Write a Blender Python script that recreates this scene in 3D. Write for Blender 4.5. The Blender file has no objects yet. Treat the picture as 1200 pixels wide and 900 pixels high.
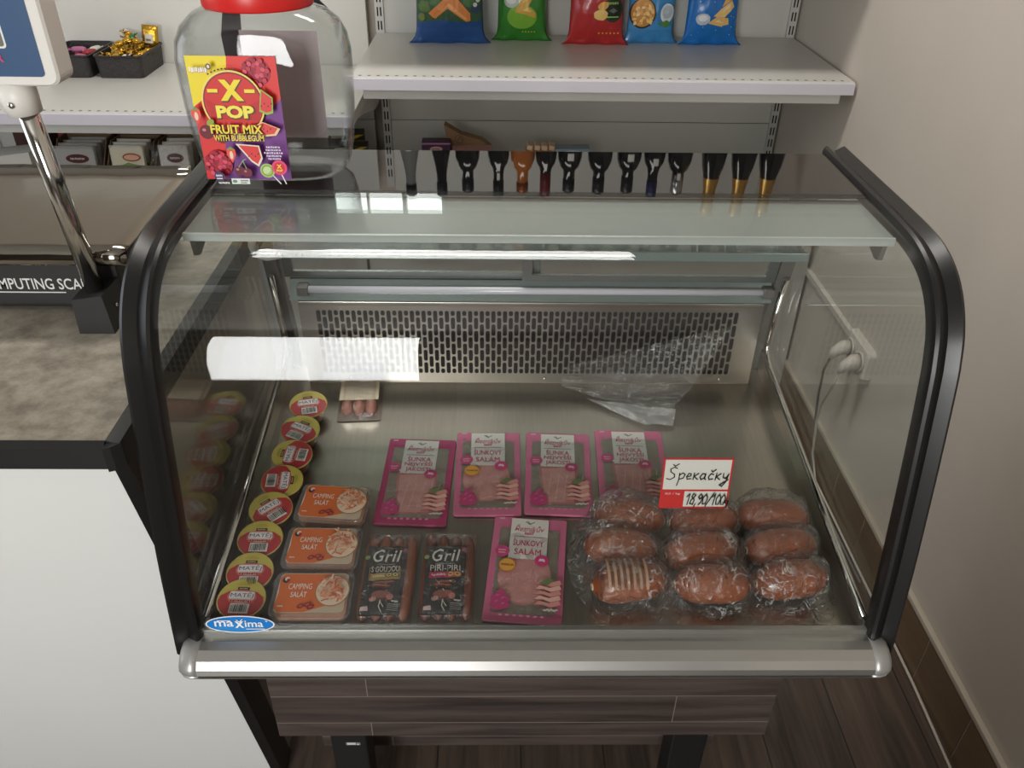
import bpy, bmesh, math, random
from mathutils import Vector, Matrix, noise
R = random.Random(7)
SC = bpy.context.scene
COL = SC.collection
PI = math.pi

# ------------------------------------------------------------------ camera
CAM = (-0.0521, -0.6427, 0.8359)
YAW, PITCH, ROLL, FPX = 0.02172, 0.59319, -0.0167, 969.76
cd = bpy.data.cameras.new('camera')
cam = bpy.data.objects.new('camera', cd)
COL.objects.link(cam)
cd.sensor_width = 36.0
cd.lens = FPX * 36.0 / 1200.0
cd.clip_start = 0.02
fw = Vector((math.sin(YAW) * math.cos(PITCH), math.cos(YAW) * math.cos(PITCH), -math.sin(PITCH)))
rt = Vector((math.cos(YAW), -math.sin(YAW), 0))
dn = fw.cross(rt)
RR = rt * math.cos(ROLL) + dn * math.sin(ROLL)
DD = -rt * math.sin(ROLL) + dn * math.cos(ROLL)
m = Matrix((RR, -DD, -fw)).transposed().to_4x4()
m.translation = Vector(CAM)
cam.matrix_world = m
SC.camera = cam

# ------------------------------------------------------------------ light, exposure
FLOOR = -0.742
WX = 0.895            # right wall
SF, SB = 1.598, 2.154  # shelf front / shelving back panel
w = bpy.data.worlds.new('sky')
SC.world = w
w.use_nodes = True
w.node_tree.nodes['Background'].inputs['Color'].default_value = (0.80, 0.90, 1.0, 1)
w.node_tree.nodes['Background'].inputs['Strength'].default_value = 2.0

def area(name, loc, rot, sx, sy, power, color=(1, 1, 1)):
    l = bpy.data.lights.new(name, 'AREA')
    l.shape = 'RECTANGLE'
    l.size, l.size_y, l.energy, l.color = sx, sy, power, color
    o = bpy.data.objects.new(name, l)
    o.location, o.rotation_euler = loc, rot
    COL.objects.link(o)
    return o

# daylight entering by the shop window behind the viewer, the glazed door beside it and the left window
area('daylight_shop_window', (-0.93, -2.92, 0.75), (math.radians(84), 0, 0), 1.0, 1.5, 70, (1.0, 0.985, 0.965))
area('daylight_left_window', (-2.72, 0.35, 0.85), (math.radians(88), 0, math.radians(-90)), 1.8, 1.2, 5, (1.0, 0.985, 0.965))
area('added_fill_light', (-0.22, 1.16, 1.90), (0, 0, 0), 1.2, 0.26, 21, (1.0, 0.965, 0.915))  # added fill light to brighten the shelves and back wall
SC.view_settings.view_transform = 'Standard'
SC.view_settings.look = 'None'
SC.view_settings.gamma = 1.0
SC.view_settings.exposure = 0.0
SC.view_settings.use_curve_mapping = False
SC.cycles.use_denoising = True
SC.cycles.max_bounces = 14
SC.cycles.diffuse_bounces = 4
SC.cycles.glossy_bounces = 5
SC.cycles.transparent_max_bounces = 40
SC.cycles.sample_clamp_indirect = 6.0
SC.cycles.caustics_reflective = False
SC.cycles.caustics_refractive = False

# ------------------------------------------------------------------ materials
def lin(c):
    f = lambda v: v / 12.92 if v <= 0.04045 else ((v + 0.055) / 1.055) ** 2.4
    return tuple(f(x / 255.0) for x in c) + (1.0,)

MATS = {}
def mat(name, rgb, rough=0.5, metal=0.0, spec=0.5, var=0.0, scale=40, bump=0.0, coat=0.0, emit=0.0, alpha=1.0, stretch=None, trans=0.0):
    if name in MATS:
        return MATS[name]
    M = bpy.data.materials.new(name)
    M.use_nodes = True
    nt = M.node_tree
    b = nt.nodes['Principled BSDF']
    b.inputs['Base Color'].default_value = lin(rgb)
    b.inputs['Roughness'].default_value = rough
    b.inputs['Metallic'].default_value = metal
    b.inputs['Specular IOR Level'].default_value = spec
    b.inputs['Coat Weight'].default_value = coat
    b.inputs['Transmission Weight'].default_value = trans
    b.inputs['Alpha'].default_value = alpha
    if emit:
        b.inputs['Emission Color'].default_value = lin(rgb)
        b.inputs['Emission Strength'].default_value = emit
    if var or bump:
        tc = nt.nodes.new('ShaderNodeTexCoord')
        mp = nt.nodes.new('ShaderNodeMapping')
        mp.inputs['Scale'].default_value = stretch or (1, 1, 1)
        n = nt.nodes.new('ShaderNodeTexNoise')
        n.inputs['Scale'].default_value = scale
        n.inputs['Detail'].default_value = 5
        nt.links.new(tc.outputs['Object'], mp.inputs['Vector'])
        nt.links.new(mp.outputs[0], n.inputs['Vector'])
        if var:
            mx = nt.nodes.new('ShaderNodeMix')
            mx.data_type = 'RGBA'
            d = lin(tuple(max(0, x * (1 - var)) for x in rgb))
            l = lin(tuple(min(255, x * (1 + var)) for x in rgb))
            mx.inputs['A'].default_value = d
            mx.inputs['B'].default_value = l
            nt.links.new(n.outputs['Fac'], mx.inputs['Factor'])
            nt.links.new(mx.outputs['Result'], b.inputs['Base Color'])
        if bump:
            bp = nt.nodes.new('ShaderNodeBump')
            bp.inputs['Strength'].default_value = bump
            bp.inputs['Distance'].default_value = 0.004
            nt.links.new(n.outputs['Fac'], bp.inputs['Height'])
            nt.links.new(bp.outputs[0], b.inputs['Normal'])
    MATS[name] = M
    return M

def pane(name, tint, refl=1.0, rough=0.0, bump=0.0, scale=30, ior=1.45, white=0.0, crease_glint=0.0, cscale=40, stretch=(1, 1, 1)):
    """thin clear sheet: see-through, with the mirror share that Fresnel gives"""
    if name in MATS:
        return MATS[name]
    M = bpy.data.materials.new(name)
    M.use_nodes = True
    nt = M.node_tree
    for n in list(nt.nodes):
        nt.nodes.remove(n)
    out = nt.nodes.new('ShaderNodeOutputMaterial')
    tr = nt.nodes.new('ShaderNodeBsdfTransparent')
    tr.inputs['Color'].default_value = tuple(tint) + (1,)
    gl = nt.nodes.new('ShaderNodeBsdfGlossy')
    gl.inputs['Roughness'].default_value = rough
    # Schlick's share, alike from both faces: f0 + (1 - f0) (1 - |n.v|)^5
    ge = nt.nodes.new('ShaderNodeNewGeometry')
    dt = nt.nodes.new('ShaderNodeVectorMath')
    dt.operation = 'DOT_PRODUCT'
    nt.links.new(ge.outputs['Normal'], dt.inputs[0])
    nt.links.new(ge.outputs['Incoming'], dt.inputs[1])
    def mth(op, a, v=None, clamp=False):
        q = nt.nodes.new('ShaderNodeMath')
        q.operation = op
        q.use_clamp = clamp
        for i, x in enumerate((a, v)):
            if x is None: continue
            if isinstance(x, (int, float)): q.inputs[i].default_value = x
            else: nt.links.new(x, q.inputs[i])
        return q.outputs[0]
    c = mth('SUBTRACT', 1.0, mth('ABSOLUTE', dt.outputs['Value']), True)
    f0 = ((ior - 1) / (ior + 1)) ** 2
    fr = mth('ADD', mth('MULTIPLY', mth('POWER', c, 5.0), 1 - f0), f0)
    ml_out = mth('MULTIPLY', fr, refl, True)
    mx = nt.nodes.new('ShaderNodeMixShader')
    nt.links.new(ml_out, mx.inputs[0])
    base = tr.outputs[0]
    if white:
        df = nt.nodes.new('ShaderNodeBsdfDiffuse')
        df.inputs['Color'].default_value = (0.8, 0.8, 0.8, 1)
        m2 = nt.nodes.new('ShaderNodeMixShader')
        m2.inputs[0].default_value = white
        if crease_glint:      # milky lines on creased film, painted in for its highlights and glints
            tx = nt.nodes.new('ShaderNodeTexCoord')
            mp = nt.nodes.new('ShaderNodeMapping')
            mp.inputs['Scale'].default_value = stretch
            nz = nt.nodes.new('ShaderNodeTexNoise')
            nz.inputs['Scale'].default_value = cscale
            nz.inputs['Detail'].default_value = 3
            nz.inputs['Distortion'].default_value = 1.5
            nt.links.new(tx.outputs['Object'], mp.inputs['Vector'])
            nt.links.new(mp.outputs[0], nz.inputs['Vector'])
            ridge = mth('ABSOLUTE', mth('SUBTRACT', nz.outputs['Fac'], 0.5))
            line = mth('SUBTRACT', 1.0, mth('MULTIPLY', ridge, 42.0), True)
            n3 = nt.nodes.new('ShaderNodeTexNoise')
            n3.inputs['Scale'].default_value = cscale * 0.6
            nt.links.new(tx.outputs['Object'], n3.inputs['Vector'])
            gate = mth('MULTIPLY', mth('SUBTRACT', n3.outputs['Fac'], 0.42, True), 5.0, True)
            nt.links.new(mth('ADD', mth('MULTIPLY', mth('MULTIPLY', line, gate), crease_glint), white), m2.inputs[0])
        nt.links.new(tr.outputs[0], m2.inputs[1])
        nt.links.new(df.outputs[0], m2.inputs[2])
        base = m2.outputs[0]
    nt.links.new(base, mx.inputs[1])
    nt.links.new(gl.outputs[0], mx.inputs[2])
    nt.links.new(mx.outputs[0], out.inputs['Surface'])
    if bump:
        tc = nt.nodes.new('ShaderNodeTexCoord')
        n = nt.nodes.new('ShaderNodeTexNoise')
        n.inputs['Scale'].default_value = scale
        n.inputs['Detail'].default_value = 4
        n.inputs['Distortion'].default_value = 1.2
        nt.links.new(tc.outputs['Object'], n.inputs['Vector'])
        bp = nt.nodes.new('ShaderNodeBump')
        bp.inputs['Strength'].default_value = bump
        bp.inputs['Distance'].default_value = 0.01
        nt.links.new(n.outputs['Fac'], bp.inputs['Height'])
        nt.links.new(bp.outputs[0], gl.inputs['Normal'])
        nt.links.new(bp.outputs[0], dt.inputs[0])
    MATS[name] = M
    return M

def planks(name, c1, c2, seam, length, width, along, rough=0.5, seamw=0.004, shift=(0, 0)):
    """wooden boards: brick layout for the boards, stretched noise for the grain"""
    if name in MATS:
        return MATS[name]
    M = bpy.data.materials.new(name)
    M.use_nodes = True
    nt = M.node_tree
    b = nt.nodes['Principled BSDF']
    b.inputs['Roughness'].default_value = rough
    tc = nt.nodes.new('ShaderNodeTexCoord')
    mp = nt.nodes.new('ShaderNodeMapping')
    mp.inputs['Rotation'].default_value = {'x': (0, 0, 0), 'y': (0, 0, PI / 2), 'xz': (PI / 2, 0, 0)}[along]
    mp.inputs['Location'].default_value = (shift[0], shift[1], 0)
    br = nt.nodes.new('ShaderNodeTexBrick')
    br.inputs['Scale'].default_value = 1.0
    br.inputs['Brick Width'].default_value = length
    br.inputs['Row Height'].default_value = width
    br.inputs['Mortar Size'].default_value = seamw
    br.inputs['Mortar Smooth'].default_value = 0.2
    br.inputs['Color1'].default_value = (0.25, 0.25, 0.25, 1)
    br.inputs['Color2'].default_value = (0.75, 0.75, 0.75, 1)
    br.inputs['Mortar'].default_value = (0.5, 0.5, 0.5, 1)
    nt.links.new(tc.outputs['Object'], mp.inputs['Vector'])
    nt.links.new(mp.outputs[0], br.inputs['Vector'])
    m2 = nt.nodes.new('ShaderNodeMapping')
    m2.inputs['Scale'].default_value = (2.5, 34, 34)
    nt.links.new(mp.outputs[0], m2.inputs['Vector'])
    n = nt.nodes.new('ShaderNodeTexNoise')
    n.inputs['Scale'].default_value = 1.6
    n.inputs['Detail'].default_value = 7
    n.inputs['Distortion'].default_value = 0.6
    nt.links.new(m2.outputs[0], n.inputs['Vector'])
    ad = nt.nodes.new('ShaderNodeMath')
    ad.operation = 'MULTIPLY_ADD'
    ad.inputs[1].default_value = 0.35
    nt.links.new(br.outputs['Color'], ad.inputs[0])
    nt.links.new(n.outputs['Fac'], ad.inputs[2])
    rp = nt.nodes.new('ShaderNodeValToRGB')
    rp.color_ramp.elements[0].position = 0.42
    rp.color_ramp.elements[0].color = lin(c1)
    rp.color_ramp.elements[1].position = 0.95
    rp.color_ramp.elements[1].color = lin(c2)
    nt.links.new(ad.outputs[0], rp.inputs[0])
    mx = nt.nodes.new('ShaderNodeMix')
    mx.data_type = 'RGBA'
    mx.inputs['B'].default_value = lin(seam)
    nt.links.new(br.outputs['Fac'], mx.inputs['Factor'])
    nt.links.new(rp.outputs[0], mx.inputs['A'])
    nt.links.new(mx.outputs['Result'], b.inputs['Base Color'])
    MATS[name] = M
    return M

def flat(rgb, rough=0.45):
    return mat('print_%02x%02x%02x_%d' % (tuple(int(x) for x in rgb) + (int(rough * 100),)), rgb, rough)

WALLD = mat('low_bounce_wall', (112, 103, 94), 0.85, var=0.02, scale=6)  # unseen walls, darkened to cut the light they bounce back
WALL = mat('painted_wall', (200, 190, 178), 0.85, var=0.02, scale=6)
SHELFW = mat('white_powder_coat', (214, 212, 205), 0.32, var=0.01, scale=8)
LIP = mat('price_rail_plastic', (214, 210, 218), 0.28)
BLACK = mat('black_trim', (30, 29, 29), 0.38, var=0.1, scale=20)
TRIM = mat('satin_black_rubber', (24, 23, 23), 0.33, spec=0.45)
ALU = mat('brushed_aluminium', (186, 185, 181), 0.33, metal=0.85, var=0.03, scale=60, stretch=(0.2, 1, 1))
STEEL = mat('stainless_steel', (176, 169, 158), 0.30, metal=0.88, var=0.05, scale=30, stretch=(8, 0.4, 1))
STEELD = mat('stainless_grille', (176, 170, 162), 0.3, metal=0.9, var=0.03, scale=30)
CHROME = mat('chrome', (205, 203, 198), 0.12, metal=1.0)
DARKHOLE = mat('dark_recess', (16, 15, 15), 0.8)
GLASS = pane('clear_glass', (0.972, 0.985, 0.978), 0.9)
TEALG = pane('teal_edge_glass', (0.62, 0.74, 0.72), 1.0, white=0.22)
FILM = pane('cling_film', (0.965, 0.965, 0.965), 1.6, 0.06, bump=0.6, scale=55, white=0.02, crease_glint=0.3, cscale=40)
FILMS = pane('smooth_film', (0.985, 0.985, 0.985), 1.5, 0.07, bump=0.5, scale=40, white=0.004, crease_glint=0.22, cscale=16)
JARP = pane('clear_jar_plastic', (0.93, 0.94, 0.94), 1.0, 0.02, bump=0.05, scale=14)
TUBP = pane('clear_tub_plastic', (0.90, 0.90, 0.89), 1.5, 0.05, bump=0.1, scale=30, white=0.12)
CREAMP = mat('cream_plastic', (226, 221, 208), 0.35)
CARTON = mat('brown_carton', (122, 99, 74), 0.8, var=0.08)

# ------------------------------------------------------------------ geometry helpers
def props(o, label=None, cat=None, group=None, kind=None):
    if label: o['label'] = label
    if cat: o['category'] = cat
    if group: o['group'] = group
    if kind: o['kind'] = kind
    return o

def empty(name, label, cat, loc=(0, 0, 0), rot=(0, 0, 0), group=None):
    o = bpy.data.objects.new(name, None)
    COL.objects.link(o)
    o.empty_display_size = 0.02
    o.location, o.rotation_euler = loc, rot
    return props(o, label, cat, group)

class MB:
    def __init__(s):
        s.bm = bmesh.new()
        s.mats = []
        s.mi = 0
    def use(s, m):
        if m not in s.mats: s.mats.append(m)
        s.mi = s.mats.index(m)
        return s
    def _fin(s, faces, smooth):
        for f in faces:
            f.material_index = s.mi
            f.smooth = smooth
    def box(s, lo, hi, bev=0.0, seg=2, rot=None, smooth=False):
        lo, hi = Vector(lo), Vector(hi)
        c, d = (lo + hi) / 2, hi - lo
        r = bmesh.ops.create_cube(s.bm, size=1.0, matrix=Matrix.Diagonal((d.x, d.y, d.z, 1)))
        vs = r['verts']
        if bev:
            es = list({e for v in vs for e in v.link_edges})
            rb = bmesh.ops.bevel(s.bm, geom=es, offset=bev, segments=seg, affect='EDGES', profile=0.6)
            vs = list({v for f in rb['faces'] for v in f.verts} | {v for v in vs if v.is_valid})
        M4 = Matrix.Translation(c) @ (rot.to_4x4() if rot else Matrix())
        for v in vs: v.co = M4 @ v.co
        s._fin({f for v in vs for f in v.link_faces}, smooth)
        return s
    def prism(s, pts, axis, a, b, smooth=False):
        """pts: 2-D outline; axis 'x': (y,z) pts extruded over x in [a,b]; 'y': (x,z); 'z': (x,y)"""
        def P(p, t):
            return {'x': (t, p[0], p[1]), 'y': (p[0], t, p[1]), 'z': (p[0], p[1], t)}[axis]
        A = [s.bm.verts.new(P(p, a)) for p in pts]
        B = [s.bm.verts.new(P(p, b)) for p in pts]
        n = len(pts)
        side = [s.bm.faces.new((A[i], A[(i + 1) % n], B[(i + 1) % n], B[i])) for i in range(n)]
        caps = [s.bm.faces.new(A[::-1]), s.bm.faces.new(B)]
        s._fin(side, smooth)
        s._fin(caps, False)
        return s
    def rings(s, rings, cap0=True, cap1=True, smooth=True, closed=True):
        L = [[s.bm.verts.new(p) for p in r] for r in rings]
        n = len(L[0])
        fs = []
        for i in range(len(L) - 1):
            for j in range(n if closed else n - 1):
                k = (j + 1) % n
                fs.append(s.bm.faces.new((L[i][j], L[i][k], L[i + 1][k], L[i + 1][j])))
        s._fin(fs, smooth)
        cs = []
        if cap0: cs.append(s.bm.faces.new(L[0][::-1]))
        if cap1: cs.append(s.bm.faces.new(L[-1]))
        s._fin(cs, False)
        return s
    def tube(s, pts, rad, n=10, caps=True):
        pts = [Vector(p) for p in pts]
        rads = rad if isinstance(rad, (list, tuple)) else [rad] * len(pts)
        rg = []
        up = Vector((0, 0, 1))
        prev = None
        for i, p in enumerate(pts):
            t = (pts[min(i + 1, len(pts) - 1)] - pts[max(i - 1, 0)]).normalized()
            if prev is None:
                a = t.cross(up)
                if a.length < 0.1: a = t.cross(Vector((1, 0, 0)))
            else:
                a = prev - t * prev.dot(t)
            a.normalize()
            b = t.cross(a)
            prev = a
            rg.append([p + (a * math.cos(2 * PI * k / n) + b * math.sin(2 * PI * k / n)) * rads[i] for k in range(n)])
        return s.rings(rg, caps, caps)
    def lathe(s, prof, n=24, cx=0, cy=0, cap0=True, cap1=True):
        """prof: [(r,z)]"""
        return s.rings([[(cx + r * math.cos(2 * PI * k / n), cy + r * math.sin(2 * PI * k / n), z) for k in range(n)] for r, z in prof], cap0, cap1)
    def grid(s, fn, nu, nv, smooth=True, back=None):
        V = [[s.bm.verts.new(fn(i / nu, j / nv)) for j in range(nv + 1)] for i in range(nu + 1)]
        fs = [s.bm.faces.new((V[i][j], V[i + 1][j], V[i + 1][j + 1], V[i][j + 1])) for i in range(nu) for j in range(nv)]
        s._fin(fs, smooth)
        return s
    def ell(s, c, r, seg=16, rings=10, rot=None):
        M4 = Matrix.Translation(c) @ (rot.to_4x4() if rot else Matrix()) @ Matrix.Diagonal((r[0], r[1], r[2], 1))
        q = bmesh.ops.create_uvsphere(s.bm, u_segments=seg, v_segments=rings, radius=1.0, matrix=M4)
        s._fin({f for v in q['verts'] for f in v.link_faces}, True)
        return s
    def build(s, name, parent=None, m=None, mats=None):
        me = bpy.data.meshes.new(name)
        s.bm.normal_update()
        bmesh.ops.recalc_face_normals(s.bm, faces=s.bm.faces) if getattr(s, 'recalc', True) else None
        s.bm.to_mesh(me)
        s.bm.free()
        for x in (mats or s.mats or [m]):
            me.materials.append(x)
        o = bpy.data.objects.new(name, me)
        COL.objects.link(o)
        if parent: o.parent = parent
        return o

def part(name, parent, m, fn):
    b = MB().use(m)
    fn(b)
    return b.build(name, parent)

_txt = {}
def text_mesh(t, bold=0.0, shear=0.0, space=1.0):
    k = (t, bold, shear, space)
    if k not in _txt:
        cu = bpy.data.curves.new('lettering', 'FONT')
        cu.body = t
        cu.offset = bold
        cu.shear = shear
        cu.space_character = space
        cu.resolution_u = 3
        cu.fill_mode = 'FRONT'
        ob = bpy.data.objects.new('lettering', cu)
        COL.objects.link(ob)
        dg = bpy.context.evaluated_depsgraph_get()
        me = bpy.data.meshes.new_from_object(ob.evaluated_get(dg))
        vs = [(v.co.x, v.co.y) for v in me.vertices]
        fs = [tuple(p.vertices) for p in me.polygons]
        bpy.data.objects.remove(ob)
        bpy.data.curves.remove(cu)
        bpy.data.meshes.remove(me)
        _txt[k] = (vs, fs)
    return _txt[k]

SMALL = {'brand', 'sugar', 'baking', 'sweets', 'veg', 'klobásky', 's papričkou', 'tip', 'vepřová paštika', 'flavour', 'lollipops', 'with gum centre', 'fruit mix', 'no colours', 'added', '1.6kg', '98 %', 'masa', 'CHILI', '150 g', '280 g', '100'}

class Art:
    """printed artwork: flat layers in the XY plane, each a hair above the one below"""
    EPS = 0.00012
    def __init__(s, eps=None):
        s.b = MB()
        s.z = 0.0
        s.b.recalc = False
        s.eps = eps or Art.EPS
    def _c(s, c):
        s.b.use(c if not isinstance(c, tuple) else flat(c))
        s.z += s.eps
    def poly(s, pts, c):
        s._c(c)
        f = s.b.bm.faces.new([s.b.bm.verts.new((x, y, s.z)) for x, y in pts])
        f.material_index = s.b.mi
        f.normal_update()
        if f.normal.z < 0: f.normal_flip()
        return s
    def rect(s, x0, y0, x1, y1, c, rot=0.0):
        cx, cy = (x0 + x1) / 2, (y0 + y1) / 2
        pts = [(x0, y0), (x1, y0), (x1, y1), (x0, y1)]
        if rot: pts = [(cx + (x - cx) * math.cos(rot) - (y - cy) * math.sin(rot), cy + (x - cx) * math.sin(rot) + (y - cy) * math.cos(rot)) for x, y in pts]
        return s.poly(pts, c)
    def rrect(s, x0, y0, x1, y1, r, c):
        pts = []
        for cx, cy, a in ((x1 - r, y0 + r, -90), (x1 - r, y1 - r, 0), (x0 + r, y1 - r, 90), (x0 + r, y0 + r, 180)):
            for k in range(6):
                t = math.radians(a + 18 * k)
                pts.append((cx + r * math.cos(t), cy + r * math.sin(t)))
        return s.poly(pts, c)
    def ell(s, cx, cy, rx, ry, c, n=28, rot=0.0, a0=0.0, a1=2 * PI, wob=0.0):
        pts = []
        full = a1 - a0 > 6.2
        for k in range(n if full else n + 1):
            t = a0 + (a1 - a0) * k / n
            q = 1 + (R.uniform(-wob, wob) if wob else 0)
            x, y = rx * q * math.cos(t), ry * q * math.sin(t)
            pts.append((cx + x * math.cos(rot) - y * math.sin(rot), cy + x * math.sin(rot) + y * math.cos(rot)))
        return s.poly(pts, c)
    def line(s, pts, wd, c, closed=False):
        s._c(c)
        pts = [Vector((p[0], p[1])) for p in pts]
        if closed: pts.append(pts[0])
        for a, b in zip(pts, pts[1:]):
            d = b - a
            if d.length < 1e-7: continue
            n = Vector((-d.y, d.x)).normalized() * wd / 2
            e = d.normalized() * wd * 0.3
            q = [a - e + n, a - e - n, b + e - n, b + e + n]
            f = s.b.bm.faces.new([s.b.bm.verts.new((p.x, p.y, s.z)) for p in q])
            f.material_index = s.b.mi
            f.normal_update()
            if f.normal.z < 0: f.normal_flip()
            s.z += s.eps * 0.02
        return s
    def ring(s, cx, cy, r, wd, c, n=32):
        return s.line([(cx + r * math.cos(2 * PI * k / n), cy + r * math.sin(2 * PI * k / n)) for k in range(n)], wd, c, True)
    def text(s, t, cx, cy, wd, ht, c, bold=0.0, shear=0.0, rot=0.0, arc=0.0, space=1.0):
        if t in SMALL:       # print too small to read in the photograph: a broken line of marks
            x, k = -wd / 2, 0
            while x < wd / 2 - wd * 0.04:
                g = wd * (0.07, 0.11, 0.05, 0.09)[k % 4]
                y = ht * (0.05, -0.06, 0.0)[k % 3]
                q = [(x, y - ht * .36), (min(x + g, wd / 2), y - ht * .36), (min(x + g, wd / 2), y + ht * .36), (x, y + ht * .36)]
                s.poly([(cx + u * math.cos(rot) - v * math.sin(rot), cy + u * math.sin(rot) + v * math.cos(rot)) for u, v in q], c)
                s.z -= s.eps * 0.98
                x += g + wd * 0.04
                k += 1
            s.z += s.eps
            return s
        vs, fs = text_mesh(t, bold, shear, space)
        if not vs: return s
        x0, x1 = min(v[0] for v in vs), max(v[0] for v in vs)
        y0, y1 = min(v[1] for v in vs), max(v[1] for v in vs)
        s._c(c)
        V = []
        for x, y in vs:
            X = ((x - x0) / (x1 - x0) - 0.5) * wd
            Y = ((y - y0) / (y1 - y0) - 0.5) * ht
            Y += arc * (1 - (2 * X / wd) ** 2)
            V.append(s.b.bm.verts.new((cx + X * math.cos(rot) - Y * math.sin(rot), cy + X * math.sin(rot) + Y * math.cos(rot), s.z)))
        for f in fs:
            try:
                q = s.b.bm.faces.new([V[i] for i in f])
            except ValueError:
                continue
            q.material_index = s.b.mi
            q.normal_update()
            if q.normal.z < 0: q.normal_flip()
        return s
    def barcode(s, x0, y0, x1, y1, rot=0, n=13):
        s.rect(x0, y0, x1, y1, (232, 228, 220))
        wd = (x1 - x0) / n
        k = 0.6
        while k < n - 0.8:
            t = R.choice((0.35, 0.5, 0.8))
            s.rect(x0 + wd * k, y0 + (y1 - y0) * 0.12, x0 + wd * (k + t), y1 - (y1 - y0) * 0.12, (60, 58, 58))
            k += t + R.choice((0.4, 0.6))
        return s
    def cut(s, n=(1, 0, 0), step=0.01, lo=-0.2, hi=0.3):
        k = lo
        while k < hi:
            bmesh.ops.bisect_plane(s.b.bm, geom=s.b.bm.verts[:] + s.b.bm.edges[:] + s.b.bm.faces[:], plane_co=Vector(n) * k, plane_no=n)
            k += step
        return s
    def warp(s, fn):
        for v in s.b.bm.verts: v.co = fn(*v.co)
        return s
    def build(s, name, parent, loc=(0, 0, 0), rot=(0, 0, 0), m4=None):
        o = s.b.build(name, parent)
        if m4 is not None: o.matrix_local = m4
        else: o.location, o.rotation_euler = loc, rot
        return o

def copy_tree(o, parent=None):
    c = o.copy()
    COL.objects.link(c)
    if parent: c.parent = parent
    for ch in list(o.children):
        copy_tree(ch, c)
    return c

def rrect_pts(a, b, r, n=5):
    pts = []
    for cx, cy, t0 in ((a - r, -b + r, -90), (a - r, b - r, 0), (-a + r, b - r, 90), (-a + r, -b + r, 180)):
        for k in range(n + 1):
            t = math.radians(t0 + 90 * k / n)
            pts.append((cx + r * math.cos(t), cy + r * math.sin(t)))
    return pts

# ================================================================== the room
def struct(name, b):
    return props(b.build(name), kind='structure')
FLOORM = planks('vinyl_plank_floor', (46, 37, 32), (96, 80, 69), (34, 28, 25), 1.2, 0.17, 'y', 0.5, 0.002)
struct('floor', MB().use(FLOORM).box((-2.9, -3.1, FLOOR - 0.05), (WX + 0.1, SB + 0.25, FLOOR)))
CEIL = mat('white_ceiling', (205, 202, 196), 0.9)
struct('ceiling', MB().use(CEIL).box((-2.9, -3.1, 1.95), (WX + 0.1, SB + 0.25, 2.0)))
struct('wall_right', MB().use(WALL).box((WX, -3.1, FLOOR), (WX + 0.1, SB + 0.25, 1.95)))
b = MB().use(WALL)   # back wall with a transom window above the shelving
TW = (-0.66, -0.245, 1.165, 1.30)
y0, y1 = SB + 0.06, SB + 0.25
b.box((-2.9, y0, FLOOR), (TW[0], y1, 1.95)).box((TW[1], y0, FLOOR), (WX, y1, 1.95))
b.box((TW[0], y0, FLOOR), (TW[1], y1, TW[2])).box((TW[0], y0, TW[3]), (TW[1], y1, 1.95))
struct('wall_back', b)
t = struct('window_1', MB().use(SHELFW).box((TW[0], y0 + 0.02, TW[2]), (TW[1], y0 + 0.06, TW[2] + 0.012)).box((TW[0], y0 + 0.02, TW[3] - 0.012), (TW[1], y0 + 0.06, TW[3]))
           .box((TW[0], y0 + 0.02, TW[2]), (TW[0] + 0.012, y0 + 0.06, TW[3])).box((TW[1] - 0.012, y0 + 0.02, TW[2]), (TW[1], y0 + 0.06, TW[3]))
           .box((-0.40, y0 + 0.02, TW[2]), (-0.385, y0 + 0.06, TW[3])).box((-0.53, y0 + 0.025, TW[2]), (-0.522, y0 + 0.05, TW[3])))
props(part('pane', t, mat('daylit_pane', (238, 244, 240), 0.3, emit=5.0), lambda q: q.box((TW[0], y0 + 0.07, TW[2]), (TW[1], y0 + 0.075, TW[3]))), kind='structure')
# left wall and the street front with their window openings
def wall_open(name, axis, at, lo, hi, o0, o1, z0, z1):
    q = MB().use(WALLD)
    def bx(a, c, za, zb):
        if axis == 'x': q.box((at - 0.1, a, za), (at, c, zb))
        else: q.box((a, at - 0.1, za), (c, at, zb))
    bx(lo, o0, FLOOR, 1.95); bx(o1, hi, FLOOR, 1.95); bx(o0, o1, FLOOR, z0); bx(o0, o1, z1, 1.95)
    return struct(name, q)
wall_open('wall_left', 'x', -2.8, -3.0, SB + 0.06, -0.55, 1.25, 0.25, 1.45)
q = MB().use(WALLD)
q.box((-2.8, -3.1, FLOOR), (-1.45, -3.0, 1.95)).box((-0.4, -3.1, FLOOR), (-0.25, -3.0, 1.95)).box((0.65, -3.1, FLOOR), (WX, -3.0, 1.95))
q.box((-1.45, -3.1, FLOOR), (-0.4, -3.0, 0.0)).box((-1.45, -3.1, 1.5), (-0.4, -3.0, 1.95)).box((-0.25, -3.1, 1.35), (0.65, -3.0, 1.95))
struct('wall_front', q)
struct('wall_shade_block', MB().use(WALLD).box((0.30, -2.4, FLOOR), (0.40, -0.45, 0.34), 0.004))  # added low wall out of view, shades the lower right wall
q = MB().use(SHELFW)
for x in (-1.45, -0.95, -0.45): q.box((x, -3.08, 0.0), (x + 0.05, -3.03, 1.5))
q.box((-1.45, -3.08, 0.0), (-0.4, -3.03, 0.05)).box((-1.45, -3.08, 1.45), (-0.4, -3.03, 1.5))
struct('window_2', q)
q = MB().use(SHELFW)
q.box((-0.25, -3.08, FLOOR), (0.65, -3.03, 1.35)).box((-0.15, -3.03, FLOOR + 0.15), (0.55, -3.02, 0.2)).box((-0.15, -3.03, 0.3), (0.55, -3.02, 1.25))
struct('door_1', q)
props(MB().use(SHELFW).box((-0.86, 1.01, 1.915), (0.42, 1.31, 1.95), 0.004).build('added_fill_lamp'), 'added long white fill lamp above the aisle', 'ceiling lamp')  # housing for the added fill light, out of view
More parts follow.
